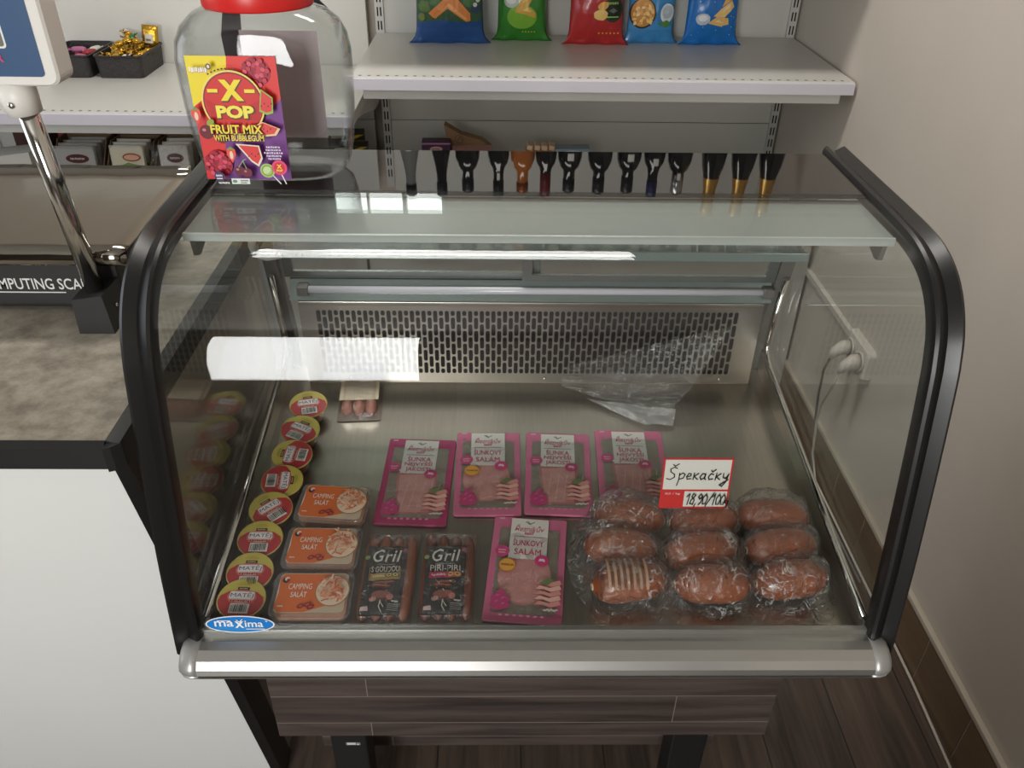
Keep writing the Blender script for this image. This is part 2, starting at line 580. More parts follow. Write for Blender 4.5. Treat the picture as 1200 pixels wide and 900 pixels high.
# tiled skirting on the right wall
TILE = planks('skirting_tile', (96, 76, 56), (128, 105, 80), (160, 146, 128), 10, 10, 'x', 0.35)
TILE2 = mat('skirting_tile_face', (112, 91, 68), 0.35, var=0.12, scale=9, stretch=(1, 1, 6))
GROUT = mat('grout', (186, 176, 160), 0.8)
q = MB().use(TILE2)
yy = -0.62
while yy < SB - 0.1:
    q.use(TILE2).box((WX - 0.010, yy, FLOOR), (WX, yy + 0.187, -0.606))
    q.use(GROUT).box((WX - 0.009, yy + 0.187, FLOOR), (WX, yy + 0.190, -0.606))
    yy += 0.19
q.use(GROUT).box((WX - 0.013, -0.62, -0.606), (WX, SB, -0.592), 0.003)
struct('baseboard_right', q)

# ================================================================== display case
DS = 0.10
DT = math.atan(DS)
def dz(y): return -0.02 + DS * (y - 0.065)

case = empty('display_case', 'glass fronted refrigerated counter case with black curved side trims and aluminium rail', 'display case', (0, 0.3, FLOOR))
CO = Vector((0, 0.3, FLOOR))
def cpart(name, m, fn, label=None, parent=None):
    q = MB()
    if m: q.use(m)
    fn(q)
    if parent is None:
        for v in q.bm.verts: v.co -= CO
    o = q.build(name, parent or case)
    if label: o['label'] = label
    return o
# outer profile of the curved front, (y, z)
PO = [(0.034, -0.03), (0.041, 0.02), (0.053, 0.10), (0.068, 0.18), (0.084, 0.26), (0.101, 0.336), (0.109, 0.362), (0.119, 0.386), (0.134, 0.408), (0.154, 0.427),
      (0.178, 0.441), (0.206, 0.450), (0.24, 0.4545), (0.30, 0.456), (0.40, 0.456), (0.535, 0.456)]
def smooth_path(P, n=4):
    out = []
    for i in range(len(P) - 1):
        p0, p1, p2, p3 = (Vector(P[max(0, min(len(P) - 1, i + k))]) for k in (-1, 0, 1, 2))
        for j in range(n):
            t = j / n
            v = 0.5 * (2 * p1 + (p2 - p0) * t + (2 * p0 - 5 * p1 + 4 * p2 - p3) * t * t + (3 * p1 - p0 - 3 * p2 + p3) * t ** 3)
            out.append((v.x, v.y))
    return out + [P[-1]]
PO = smooth_path(PO)
GI = max(i for i, p in enumerate(PO) if p[0] <= 0.301)
I0 = min(i for i, p in enumerate(PO) if p[0] >= 0.050)
def normals(P):
    N = []
    for i in range(len(P)):
        a, c = Vector(P[max(i - 1, 0)]), Vector(P[min(i + 1, len(P) - 1)])
        d = (c - a).normalized()
        N.append(Vector((-d.y, d.x)))    # outward (towards -y / +z)
    return N
NO = normals(PO)
def off(i, d): return Vector(PO[i]) + NO[i] * d
def sweep(q, section, x0, sgn):
    """section: (x along width, offset outwards)"""
    q.rings([[(x0 + sgn * sx, off(i, so).x, off(i, so).y) for sx, so in section] for i in range(len(PO))], smooth=False)
SECT = [(0.0, -0.020), (0.030, -0.020), (0.033, -0.004), (0.0325, 0.001), (0.029, 0.003), (0.025, 0.001), (0.0165, -0.004), (0.008, 0.001), (0.004, 0.003), (0.0005, 0.001), (-0.001, -0.004)]
for sg in (-1, 1):
    q = MB().use(TRIM)
    sweep(q, SECT, sg * 0.419, sg)
    for v in q.bm.verts: v.co -= CO
    o = q.build('curved_trim', case)
    for p in o.data.polygons: p.use_smooth = True
    o.data.set_sharp_from_angle(angle=math.radians(24))
# curved front glass (up to the black printed band)
q = MB().use(GLASS)
n = 15
q.rings([[(-0.424, off(i, -0.004).x, off(i, -0.004).y), (0.424, off(i, -0.004).x, off(i, -0.004).y), (0.424, off(i, -0.009).x, off(i, -0.009).y), (-0.424, off(i, -0.009).x, off(i, -0.009).y)] for i in range(GI + 1)], smooth=False)
q.rings([[(-0.424, off(GI, -.004).x, off(GI, -.004).y), (0.424, off(GI, -.004).x, off(GI, -.004).y), (0.424, off(GI, -.009).x, off(GI, -.009).y), (-0.424, off(GI, -.009).x, off(GI, -.009).y)], [(-0.424, 0.362, 0.452), (0.424, 0.362, 0.452), (0.424, 0.362, 0.447), (-0.424, 0.362, 0.447)]], smooth=False)
bmesh.ops.remove_doubles(q.bm, verts=q.bm.verts, dist=1e-5)
for f in q.bm.faces:
    if f.normal.length == 0: f.normal_update()
    f.smooth = False
q.bm.normal_update()
for f in q.bm.faces:
    f.smooth = abs(f.normal.x) < 0.5
for v in q.bm.verts: v.co -= CO
cg = q.build('front_glass', case)
cg.data.set_sharp_from_angle(angle=math.radians(40)) if hasattr(cg.data, 'set_sharp_from_angle') else None
BLKG = mat('black_backed_glass', (14, 14, 15), 0.02, spec=0.62)
cpart('black_glass_band', BLKG, lambda q: q.box((-0.424, 0.3625, 0.446), (0.424, 0.520, 0.452)), 'black printed strip of the glass top')
# side glass panes
side = [(off(i, -0.010).x, off(i, -0.010).y) for i in range(I0, len(PO))] + [(0.520, 0.445), (0.596, 0.078), (0.575, 0.078), (0.06, 0.012)]
for sg in (-1, 1):
    cpart('side_glass', GLASS, lambda q: q.prism(side, 'x', sg * 0.424, sg * 0.429))
# front rail and caps
rail = [(0.050, 0.018), (0.034, 0.019), (0.022, 0.016), (0.010, 0.006), (0.003, -0.008), (0.001, -0.020), (0.003, -0.0262), (0.009, -0.0266), (0.009, -0.0302), (0.003, -0.0306), (0.004, -0.036), (0.012, -0.041), (0.050, -0.041)]
rail = [(y, -0.044 + (z + 0.041) * 0.60) for y, z in rail]
cpart('bumper_rail', ALU, lambda q: q.prism(rail, 'x', -0.418, 0.418), 'brushed aluminium front rail')
CAPM = mat('rail_end_cap', (176, 175, 172), 0.4, metal=0.5)
for sg in (-1, 1):
    def capf(q):
        rg = []
        for t, k in ((0.418, 1.0), (0.428, 1.0), (0.436, 0.93), (0.441, 0.78), (0.443, 0.55)):
            rg.append([(sg * t, 0.050 - (0.050 - y) * (0.4 + 0.6 * k), -0.027 + (z + 0.027) * k) for y, z in rail])
        q.rings(rg)
    cpart('rail_end_cap', CAPM, capf)
# glass foot channel behind the rail
cpart('glass_foot_channel', ALU, lambda q: q.box((-0.418, 0.0455, -0.030), (0.418, 0.0535, -0.001), 0.001))
cpart('glass_seal', TRIM, lambda q: q.box((-0.418, 0.034, -0.016), (0.418, 0.0455, -0.0115), 0.001))
# deck: sloping steel tray with upstand at the sides and rear
def deckf(q):
    q.prism([(0.0535, dz(0.0535)), (0.598, dz(0.598)), (0.598, dz(0.598) - 0.004), (0.0535, dz(0.0535) - 0.004)], 'x', -0.4135, 0.4135)
    for sg in (-1, 1):
        q.prism([(0.0535, -0.030), (0.0535, 0.004), (0.595, 0.074), (0.595, 0.02)], 'x', sg * 0.4135, sg * 0.4165)
cpart('deck', STEEL, deckf, 'stainless steel display floor')
for sg in (-1, 1):
    cpart('side_rail', CHROME, lambda q: q.tube([(sg * 0.415, 0.056, 0.008), (sg * 0.415, 0.30, 0.039), (sg * 0.415, 0.545, 0.070), (sg * 0.415, 0.566, 0.078), (sg * 0.415, 0.576, 0.093), (sg * 0.415, 0.577, 0.115), (sg * 0.415, 0.556, 0.235)], 0.0055, 10))
GREYP = mat('grey_post', (112, 108, 103), 0.45)
for sg in (-1, 1):
    cpart('rear_post', GREYP, lambda q: q.prism([(0.602, -0.03), (0.622, -0.03), (0.622, 0.10), (0.530, 0.445), (0.513, 0.445), (0.602, 0.085)], 'x', sg * 0.414 - 0.011, sg * 0.414 + 0.011))
# evaporator box with slotted plate
GY, GZ0, GZ1 = 0.556, 0.0305, 0.182
def evap(q):
    q.box((-0.378, GY, GZ0), (0.388, GY + 0.002, GZ1))
    q.box((-0.378, GY, GZ1), (0.388, 0.598, GZ1 + 0.006), 0.001)
    q.box((-0.378, GY + 0.002, GZ0), (-0.376, 0.598, GZ1))
    q.box((0.386, GY + 0.002, GZ0), (0.388, 0.598, GZ1))
ev = cpart('evaporator_cover', STEELD, evap, 'stainless perforated plate at the rear of the case')
def slots(q):
    nx, x0, x1 = 72, -0.347, 0.345
    z0, z1 = GZ0 + 0.018, GZ1 - 0.008
    px = (x1 - x0) / nx
    H = (z1 - z0) / 5
    wd = px * 0.355
    for i in range(nx + 1):
        x = x0 + px * i
        spans = [(z0 + H * k, z0 + H * (k + 1)) for k in range(5)] if i % 2 == 0 else [(z0, z0 + H / 2)] + [(z0 + H * (k + 0.5), z0 + H * (k + 1.5)) for k in range(4)] + [(z1 - H / 2, z1)]
        for a, c in spans:
            a, c = a + 0.0015, c - 0.0015
            pts = []
            for k in range(7):
                t = PI + PI * k / 6
                pts.append((x + wd * math.cos(t), a + wd * 0.9 + wd * 0.9 * math.sin(t)))
            for k in range(7):
                t = PI * k / 6
                pts.append((x + wd * math.cos(t), c - wd * 0.9 + wd * 0.9 * math.sin(t)))
            f = q.bm.faces.new([q.bm.verts.new((u, GY - 0.0004, v)) for u, v in pts])
            f.material_index = q.mi
o = cpart('slot_pattern', DARKHOLE, slots)
o.parent = ev
for x in (-0.305, 0.03, 0.335):
    o = cpart('screw', CHROME, lambda q: q.ell((x, GY - 0.0005, GZ0 + 0.009), (0.0028, 0.0016, 0.0028), 10, 6))
    o.parent = ev
# rear sill, lamp tube, sliding doors
SILL = mat('teal_grey_profile', (132, 143, 141), 0.18, metal=0.35)
cpart('rear_sill', SILL, lambda q: q.prism([(0.560, GZ1 + 0.006), (0.578, 0.218), (0.584, 0.218), (0.594, GZ1 + 0.006)], 'x', -0.392, 0.400))
TUBEM = mat('frosted_tube', (226, 222, 232), 0.2, spec=0.6)
def lampf(q):
    q.tube([(-0.372, 0.566, 0.205), (0.384, 0.566, 0.205)], 0.0062, 12)
lt = cpart('lamp_tube', TUBEM, lampf, 'white tube lamp along the rear sill')
for x in (-0.378, 0.384):
    o = cpart('lamp_holder', GREYP, lambda q: q.box((x, 0.557, 0.197), (x + 0.018, 0.577, 0.213), 0.002))
    o.parent = lt
DOORF = mat('door_aluminium', (150, 156, 154), 0.25, metal=0.7)
def dy(z): return 0.573 - (z - 0.22) * 0.26
def door(q, x0, x1, o):
    def sl(xa, xb, za, zb):
        q.prism([(dy(za) + o, za), (dy(za) + o + 0.007, za), (dy(zb) + o + 0.007, zb), (dy(zb) + o, zb)], 'x', xa, xb)
    for a, c in ((x0, x0 + 0.016), (x1 - 0.016, x1)): sl(a, c, 0.220, 0.425)
    for a, c in ((0.220, 0.232), (0.412, 0.425)): sl(x0 + 0.016, x1 - 0.016, a, c)
for x0, x1, o_ in ((-0.400, 0.018, 0.008), (-0.012, 0.402, -0.001)):
    d = cpart('sliding_door', DOORF, lambda q: door(q, x0, x1, o_))
    o = cpart('door_pane', GLASS, lambda q: q.prism([(dy(0.23) + o_ + 0.002, 0.23), (dy(0.23) + o_ + 0.005, 0.23), (dy(0.414) + o_ + 0.005, 0.414), (dy(0.414) + o_ + 0.002, 0.414)], 'x', x0 + 0.014, x1 - 0.014))
    o.parent = d
cpart('rear_beam', GREYP, lambda q: q.box((-0.424, 0.498, 0.427), (0.424, 0.519, 0.4455), 0.002))
# inner glass shelf on brackets, hose at its left end
cpart('glass_shelf', TEALG, lambda q: q.box((-0.398, 0.462, 0.316), (0.401, 0.535, 0.322)), 'teal edged inner glass shelf')
cpart('shelf_edge_strip', mat('shelf_edge', (150, 163, 160), 0.15, metal=0.3), lambda q: q.box((-0.398, 0.456, 0.312), (0.401, 0.462, 0.326), 0.001))
for sg in (-1, 1):
    cpart('shelf_bracket', GREYP, lambda q: q.prism([(0.48, 0.315), (0.545, 0.315), (0.551, 0.285)], 'x', sg * 0.400 - 0.002, sg * 0.400 + 0.002))
cpart('cable_sleeve', mat('pale_sleeve', (196, 200, 198), 0.4), lambda q: q.tube([(-0.366, 0.455, 0.318), (-0.385, 0.452, 0.316), (-0.402, 0.458, 0.318), (-0.411, 0.475, 0.324), (-0.413, 0.52, 0.335)], 0.0055, 10))
# pale lamp canopy under the glass top
CANOP = mat('canopy_panel', (150, 160, 158), 0.25)
cpart('lamp_canopy', CANOP, lambda q: q.box((-0.416, 0.252, 0.436), (0.414, 0.372, 0.441), 0.0015), 'pale canopy strip below the glass top')
cpart('canopy_lip', mat('canopy_lip_m', (196, 202, 198), 0.2), lambda q: q.box((-0.416, 0.249, 0.432), (0.414, 0.253, 0.442), 0.0008))
for sg in (-1, 1):
    cpart('canopy_bracket', GREYP, lambda q: q.prism([(0.27, 0.436), (0.35, 0.436), (0.345, 0.420), (0.285, 0.400), (0.275, 0.402)], 'x', sg * 0.412, sg * 0.418))
# brand badge on the glass
BLU1, WHI = (20, 110, 190), (240, 242, 244)
a = Art(0.0002)
a.ell(0, 0, 0.0425, 0.0135, WHI, 40).ell(0, 0, 0.0408, 0.0120, (0, 120, 200), 40).ell(0.0, -0.0035, 0.030, 0.0068, (35, 135, 208), 30)
a.text('ma', -0.0195, 0.0012, 0.0235, 0.0085, WHI, 0.012)
a.text('x', -0.0005, 0.0002, 0.0115, 0.0105, WHI, 0.012)
a.text('ima', 0.0175, 0.0016, 0.0225, 0.0102, WHI, 0.012)
a.line([(-0.027, 0.0066), (-0.011, 0.0066)], 0.0011, WHI).line([(0.0075, -0.0062), (0.030, -0.0062)], 0.0011, WHI)
a.line([(-0.003, 0.0082), (0, 0.0048), (0.004, 0.009)], 0.0012, WHI).ring(0.0335, 0.0065, 0.001, 0.0005, WHI, 10)
tl = math.atan2(0.08, 0.012)
by = 0.0415
bd = a.build('brand_badge', case, Vector((-0.3685, 0.0436, 0.013)) - CO, (tl, 0, 0))
bd['label'] = 'blue oval badge with white lettering'
# insulated body below the rail
BODY = mat('case_body_grey', (92, 90, 88), 0.5)
cpart('body_pan', BODY, lambda q: q.box((-0.412, 0.052, -0.075), (0.412, 0.615, -0.036), 0.004))

# stand clad in wood-look boards
WOODP = planks('wood_look_cladding', (46, 38, 35), (92, 79, 73), (128, 116, 108), 0.96, 0.067, 'xz', 0.55, 0.0008, (0.73, -0.010))
stand = empty('display_stand', 'dark wood-look clad stand with black legs under the glass case', 'stand', (0, 0.3, FLOOR))
def sp(name, m, fn, label=None):
    q = MB().use(m)
    fn(q)
    for v in q.bm.verts: v.co -= CO
    o = q.build(name, stand)
    if label: o['label'] = label
    return o
sp('cladding_panel', WOODP, lambda q: q.box((-0.400, 0.150, -0.385), (0.386, 0.165, -0.075), 0.001), 'grey-brown boards with pale joints')
sp('side_board', WOODP, lambda q: q.box((-0.400, 0.166, -0.385), (-0.386, 0.60, -0.075)))
sp('side_board', WOODP, lambda q: q.box((0.372, 0.166, -0.385), (0.386, 0.60, -0.075)))
sp('bottom_board', WOODP, lambda q: q.box((-0.385, 0.30, -0.648), (0.371, 0.315, -0.44), 0.001), 'lower set-back board between the legs')
LEGM = mat('black_leg', (26, 25, 25), 0.5)
for x in (-0.297, 0.274):
    for y in (0.172, 0.56):
        sp('leg', LEGM, lambda q: q.box((x - 0.030, y, FLOOR + 0.012), (x + 0.030, y + 0.05, -0.08), 0.004).lathe([(0.024, FLOOR), (0.026, FLOOR + 0.006), (0.018, FLOOR + 0.014)], 16, x, y + 0.025))
st = Art()
st.rect(-0.012, -0.004, 0.012, 0.004, (120, 120, 120)).rect(-0.010, -0.003, 0.004, 0.003, (210, 210, 208)).rect(0.006, -0.003, 0.010, 0.0, (210, 210, 208))
o = st.build('type_sticker', stand, Vector((-0.29, 0.1715, -0.44)) - CO, (PI / 2, 0, 0))

# ================================================================== sales counter at the left
CX, CY, CZ = -0.480, 0.077, 0.273      # right edge, front edge and height of the worktop
counter = empty('sales_counter', 'white fronted sales counter with beige worktop and black edge frame beside the case', 'counter', (-1.1, 0.4, FLOOR))
KO = Vector((-1.1, 0.4, FLOOR))
def kp(name, m, fn, label=None):
    q = MB().use(m)
    fn(q)
    for v in q.bm.verts: v.co -= KO
    o = q.build(name, counter)
    if label: o['label'] = label
    return o
LAM = bpy.data.materials.new('beige_mottled_laminate')
LAM.use_nodes = True
nt = LAM.node_tree
bs = nt.nodes['Principled BSDF']
bs.inputs['Roughness'].default_value = 0.45
tc = nt.nodes.new('ShaderNodeTexCoord')
n1 = nt.nodes.new('ShaderNodeTexNoise'); n1.inputs['Scale'].default_value = 26; n1.inputs['Detail'].default_value = 8; n1.inputs['Roughness'].default_value = 0.7
n2 = nt.nodes.new('ShaderNodeTexNoise'); n2.inputs['Scale'].default_value = 6; n2.inputs['Detail'].default_value = 3
for n in (n1, n2): nt.links.new(tc.outputs['Object'], n.inputs['Vector'])
mm = nt.nodes.new('ShaderNodeMath'); mm.operation = 'MULTIPLY_ADD'; mm.inputs[1].default_value = 0.4
nt.links.new(n2.outputs['Fac'], mm.inputs[0]); nt.links.new(n1.outputs['Fac'], mm.inputs[2])
rp = nt.nodes.new('ShaderNodeValToRGB')
rp.color_ramp.elements[0].position, rp.color_ramp.elements[0].color = 0.55, lin((134, 126, 112))
rp.color_ramp.elements[1].position, rp.color_ramp.elements[1].color = 0.86, lin((190, 181, 165))
nt.links.new(mm.outputs[0], rp.inputs[0]); nt.links.new(rp.outputs[0], bs.inputs['Base Color'])
LEAN = 0.205       # the front leans in towards the floor
def fy(z): return CY + 0.012 + (CZ - 0.03 - z) * LEAN
kp('worktop', LAM, lambda q: q.box((-1.75, CY, CZ - 0.026), (CX, 0.72, CZ)), 'beige mottled laminate top')
def edge(q):
    q.prism([(CY - 0.0005, CZ + 0.0012), (CY - 0.010, CZ - 0.004), (CY - 0.012, CZ - 0.030), (CY - 0.0005, CZ - 0.034)], 'x', -1.75, CX + 0.0005)
    q.prism([(CX + 0.0005, CZ + 0.0012), (CX + 0.014, CZ - 0.004), (CX + 0.017, CZ - 0.034), (CX + 0.0005, CZ - 0.034)], 'y', CY - 0.0005, 0.72)
    q.prism([(CX + 0.0004, CY - 0.0004), (CX + 0.0004, CY - 0.012), (CX + 0.008, CY - 0.009), (CX + 0.017, CY - 0.0004)], 'z', CZ - 0.034, CZ - 0.002)
kp('edge_trim', BLACK, edge)
def post(q):
    z0, z1 = FLOOR + 0.001, CZ - 0.0345
    P = lambda z, x, d: (x, fy(z) + d, z)
    q.rings([[P(z0, CX - 0.004, -0.008), P(z0, CX + 0.010, 0.0), P(z0, CX + 0.010, 0.055), P(z0, CX - 0.004, 0.055)],
             [P(z1, CX - 0.004, -0.008), P(z1, CX + 0.010, 0.0), P(z1, CX + 0.010, 0.055), P(z1, CX - 0.004, 0.055)]], smooth=False)
kp('corner_post', BLACK, post)
def front(q):
    z0, z1 = FLOOR + 0.002, CZ - 0.0345
    P = lambda z, x, d: (x, fy(z) + d, z)
    q.rings([[P(z0, -1.75, 0), P(z0, CX - 0.0045, 0), P(z0, CX - 0.0045, 0.016), P(z0, -1.75, 0.016)],
             [P(z1, -1.75, 0), P(z1, CX - 0.0045, 0), P(z1, CX - 0.0045, 0.016), P(z1, -1.75, 0.016)]], smooth=False)
kp('front_panel', mat('white_front_board', (234, 235, 231), 0.5, var=0.01, scale=5), front, 'plain white front board')
SIDEG = mat('grey_side_board', (168, 158, 148), 0.5)
kp('side_panel', SIDEG, lambda q: q.prism([(fy(FLOOR) + 0.056, FLOOR + 0.001), (fy(CZ - 0.035) + 0.056, CZ - 0.035), (0.70, CZ - 0.035), (0.70, FLOOR + 0.001)], 'x', CX - 0.012, CX + 0.004), 'grey side board')

# price computing scale
sc = empty('price_scale', 'black counter scale with steel tray and white display head on a chrome pole', 'scale', (-0.70, 0.48, CZ))
SO = Vector((-0.70, 0.48, CZ))
def ap(name, m, fn, label=None, par=None):
    q = MB().use(m)
    fn(q)
    for v in q.bm.verts: v.co -= SO
    o = q.build(name, par or sc)
    if label: o['label'] = label
    return o
SBLK = mat('scale_black_plastic', (38, 37, 36), 0.5)
def sbase(q):
    q.box((-0.86, 0.362, CZ + 0.008), (-0.560, 0.610, CZ + 0.078), 0.006)
    for x in (-0.835, -0.588):
        for y in (0.385, 0.59): q.lathe([(0.012, CZ + 0.0005), (0.014, CZ + 0.009)], 12, x, y)
sb = ap('base', SBLK, sbase)
ap('tray_support', SBLK, lambda q: q.box((-0.84, 0.375, CZ + 0.079), (-0.575, 0.60, CZ + 0.090), 0.003))
MIRS = mat('polished_tray_steel', (152, 147, 138), 0.10, metal=1.0, bump=0.18, scale=5)
def tray(q):
    x0, x1, yf, yb, z = -0.89, -0.530, 0.338, 0.622, CZ + 0.104
    prof = [(yf, z - 0.019), (yf + 0.001, z - 0.006), (yf + 0.008, z), (yf + 0.02, z + 0.001), (yb - 0.03, z + 0.001), (yb - 0.012, z + 0.002), (yb - 0.004, z + 0.006), (yb, z + 0.013)]
    nx = 14
    L = []
    for i in range(nx + 1):
        x = x0 + (x1 - x0) * i / nx
        L.append([(x, y, zz + 0.0006 * math.sin(i * 1.9 + j)) for j, (y, zz) in enumerate(prof)] + [(x, y + (0.0012 if j == 0 else 0), zz - 0.0022) for j, (y, zz) in list(enumerate(prof))[::-1]])
    q.rings(L)
ap('weighing_tray', MIRS, tray, 'polished steel tray with a raised rear lip')
def block(q):
    q.prism([(-0.602, CZ + 0.0005), (-0.600, CZ + 0.050), (-0.560, CZ + 0.056), (-0.556, CZ + 0.0005)], 'y', 0.3055, 0.3615)
ap('pole_socket', SBLK, block)
ap('screw', CHROME, lambda q: q.ell((-0.5565, 0.332, CZ + 0.030), (0.0015, 0.003, 0.003), 10, 6))
ap('pole', CHROME, lambda q: q.tube([(-0.577, 0.330, CZ + 0.048), (-0.594, 0.322, CZ + 0.345)], 0.0118, 24))
IVORY = mat('ivory_plastic', (232, 229, 222), 0.4)
ap('pole_collar', IVORY, lambda q: q.tube([(-0.5925, 0.3225, CZ + 0.283), (-0.594, 0.322, CZ + 0.300), (-0.595, 0.3215, CZ + 0.320)], [0.0185, 0.0205, 0.021], 24))
ap('collar_screw', CHROME, lambda q: q.ell((-0.5945, 0.3015, CZ + 0.297), (0.0038, 0.002, 0.0038), 12, 6))
HX, HZ = -0.595, CZ + 0.372
hw, hh = 0.063, 0.054
def head(q):
    pts = rrect_pts(hw, hh, 0.012)
    q.rings([[(HX + x * 0.96, 0.300, HZ + z * 0.96) for x, z in pts], [(HX + x, 0.303, HZ + z) for x, z in pts], [(HX + x, 0.336, HZ + z) for x, z in pts], [(HX + x * 0.9, 0.345, HZ + z * 0.9) for x, z in pts]], smooth=False)
hd = ap('display_head', IVORY, head)
a = Art(0.0002)
a.poly([(x * 0.78, z * 0.80) for x, z in rrect_pts(hw, hh, 0.006)], (48, 82, 122))
a.rrect(-0.046, -0.014, 0.017, 0.014, 0.004, (235, 235, 232)).rrect(-0.044, -0.012, 0.015, 0.012, 0.003, (112, 112, 104))
a.text('A', 0.0115, 0.026, 0.008, 0.008, (225, 228, 230), 0.02).text('R', 0.006, -0.0235, 0.0085, 0.0085, (214, 60, 118), 0.03)
o = a.build('display_face', hd, Vector((HX, 0.2995, HZ)) - SO, (PI / 2, 0, 0))
o['label'] = 'blue display face with a small grey screen'
a = Art(0.0002)
a.text('COMPUTING SCALE', -0.0745, 0.0005, 0.153, 0.0165, (222, 222, 220), 0.01).rect(-0.25, -0.0128, -0.038, -0.0112, (222, 222, 220))
o = a.build('lettering', sb, Vector((-0.597, 0.3615, CZ + 0.044)) - SO, (PI / 2, 0, 0))

# ================================================================== wall shelving
BAY = 1.328
XS = [-0.439 - BAY, -0.439, 0.889]
UPM = mat('white_upright', (206, 204, 198), 0.4)
def bay(x0, x1, label, shelves, upr):
    u = empty('shelving_unit', label, 'shelving', ((x0 + x1) / 2, SB, FLOOR), group='white shop shelving bays')
    O = Vector(((x0 + x1) / 2, SB, FLOOR))
    def P(name, m, fn, par=None, lab=None):
        q = MB().use(m)
        fn(q)
        for v in q.bm.verts: v.co -= O
        o = q.build(name, par or u)
        if lab: o['label'] = lab
        return o
    def back(q):
        z = FLOOR + 0.1
        for h in (0.30, 0.358, 0.40, 0.40, 0.325):
            q.box((x0 + 0.028, SB, z), (x1 - 0.028, SB + 0.018, z + h - 0.002), 0.001)
            z += h
    P('back_panel', SHELFW, back)
    for x in upr:
        up = P('upright', UPM, lambda q: q.box((x - 0.0135, SB - 0.006, FLOOR), (x + 0.0135, SB + 0.04, 1.12), 0.001))
        def sl(q):
            z = FLOOR + 0.12
            while z < 1.08:
                for dx in (-0.0048, 0.0048):
                    f = q.bm.faces.new([q.bm.verts.new((x + dx + a, SB - 0.0064, z + c)) for a, c in ((-0.0022, 0), (0.0022, 0), (0.0022, 0.026), (-0.0022, 0.026))])
                    f.material_index = q.mi
                z += 0.040
        P('slot_row', DARKHOLE, sl, up)
    def plinth(q):
        q.box((x0 + 0.004, 1.62, FLOOR), (x1 - 0.004, 1.636, -0.17), 0.001)
    P('base_plinth', SHELFW, plinth)
    for zt, yf in shelves:
        s = P('shelf', SHELFW, lambda q: q.box((x0 + 0.002, yf, zt - 0.030), (x1 - 0.002, SB - 0.007, zt), 0.0015))
        P('price_rail', LIP, lambda q: q.prism([(yf - 0.0005, zt - 0.002), (yf - 0.010, zt - 0.004), (yf - 0.012, zt - 0.031), (yf - 0.0005, zt - 0.034)], 'x', x0 + 0.003, x1 - 0.003), s)
        P('under_lip', SHELFW, lambda q: q.box((x0 + 0.03, yf + 0.004, zt - 0.058), (x1 - 0.03, yf + 0.016, zt - 0.0305), 0.002), s)
        for x in (x0 + 0.006, x1 - 0.010):
            P('bracket', UPM, lambda q: q.prism([(yf + 0.06, zt - 0.031), (SB - 0.007, zt - 0.031), (SB - 0.007, zt - 0.115), (SB - 0.10, zt - 0.112), (yf + 0.20, zt - 0.055)], 'x', x, x + 0.004), s)
        def holes(q):
            x = x0 + 0.02
            while x < x1 - 0.02:
                f = q.bm.faces.new([q.bm.verts.new((x + a, yf + c, zt + 0.0004)) for a, c in ((0, 0.008), (0.008, 0.008), (0.008, 0.016), (0, 0.016))])
                f.material_index = q.mi
                x += 0.024
        P('perforation', mat('perforation_grey', (120, 116, 110), 0.8), holes, s)
    return u
bay(XS[1], XS[2], 'white metal shelving bay holding the crisp bags, by the right wall', [(0.289, SF), (0.68, SF), (-0.10, SF)], (XS[1] + 0.0140, XS[2] - 0.014))
bay(XS[0], XS[1], 'white metal shelving bay with candy baskets, left of the crisp shelf', [(0.190, SF), (-0.09, 1.56)], (XS[0] + 0.02,))

# ------------------------------------------------------------------ crisp bags
def chip_bag(name, label, x, y, wd, ht, th, rz, base, dark, draw, lean=0.0, flare=0.012):
    root = empty(name, label, 'snack bag', (x, y, 0.2895), (0, 0, rz), 'crisp bags on the upper shelf')
    def depth(u, v):
        e = max(0.0, 1 - abs(u) ** 2.6) ** 0.6
        k = min(1.0, max(0.0, (v - 0.05) / 0.28)) ** 0.65 * min(1.0, max(0.0, (1 - v) / 0.25)) ** 0.7
        wr = 0.10 * noise.noise(Vector((u * 3 + x * 7, v * 7, x * 3))) + 0.05 * noise.noise(Vector((u * 9 + x, v * 16, 2)))
        return th * e * k * (1 + wr) + 0.0006
    def hwid(v):
        return wd / 2 * (1 + (0.10 * max(0, 1 - v / 0.14) ** 1.5)) * (1 - 0.05 * math.sin(PI * v)) + flare * max(0, 1 - v / 0.08) ** 2
    def pt(u, v, sg):
        return (u * hwid(v), -sg * depth(u, v) + lean * v - 0.004 * math.sin(u * 9 + x * 20) * max(0, 1 - v / 0.1), v * ht)
    q = MB().use(mat('crisp_foil_%d_%d_%d' % base, base, 0.28, coat=0.3, bump=0.25, scale=40, var=0.12))
    n, k = 26, 30
    L = []
    for j in range(k + 1):
        v = j / k
        L.append([pt(-1 + 2 * i / n, v, 1) for i in range(n + 1)] + [pt(1 - 2 * i / n, v, -1) for i in range(1, n)])
    q.rings(L)
    q.build('pouch', root)
    a = Art(0.0003)
    draw(a, wd, ht)
    a.cut((1, 0, 0), 0.008, -wd, wd).cut((0, 1, 0), 0.008, 0.0, ht)
    def wp(px, py, pz):
        v = min(max(py / ht, 0), 1)
        u = max(-0.98, min(0.98, px / hwid(v)))
        p = pt(u, v, 1)
        return Vector((p[0], p[1] - 0.0010 - pz, p[2]))
    a.warp(wp)
    a.build('printed_front', root)
    return root
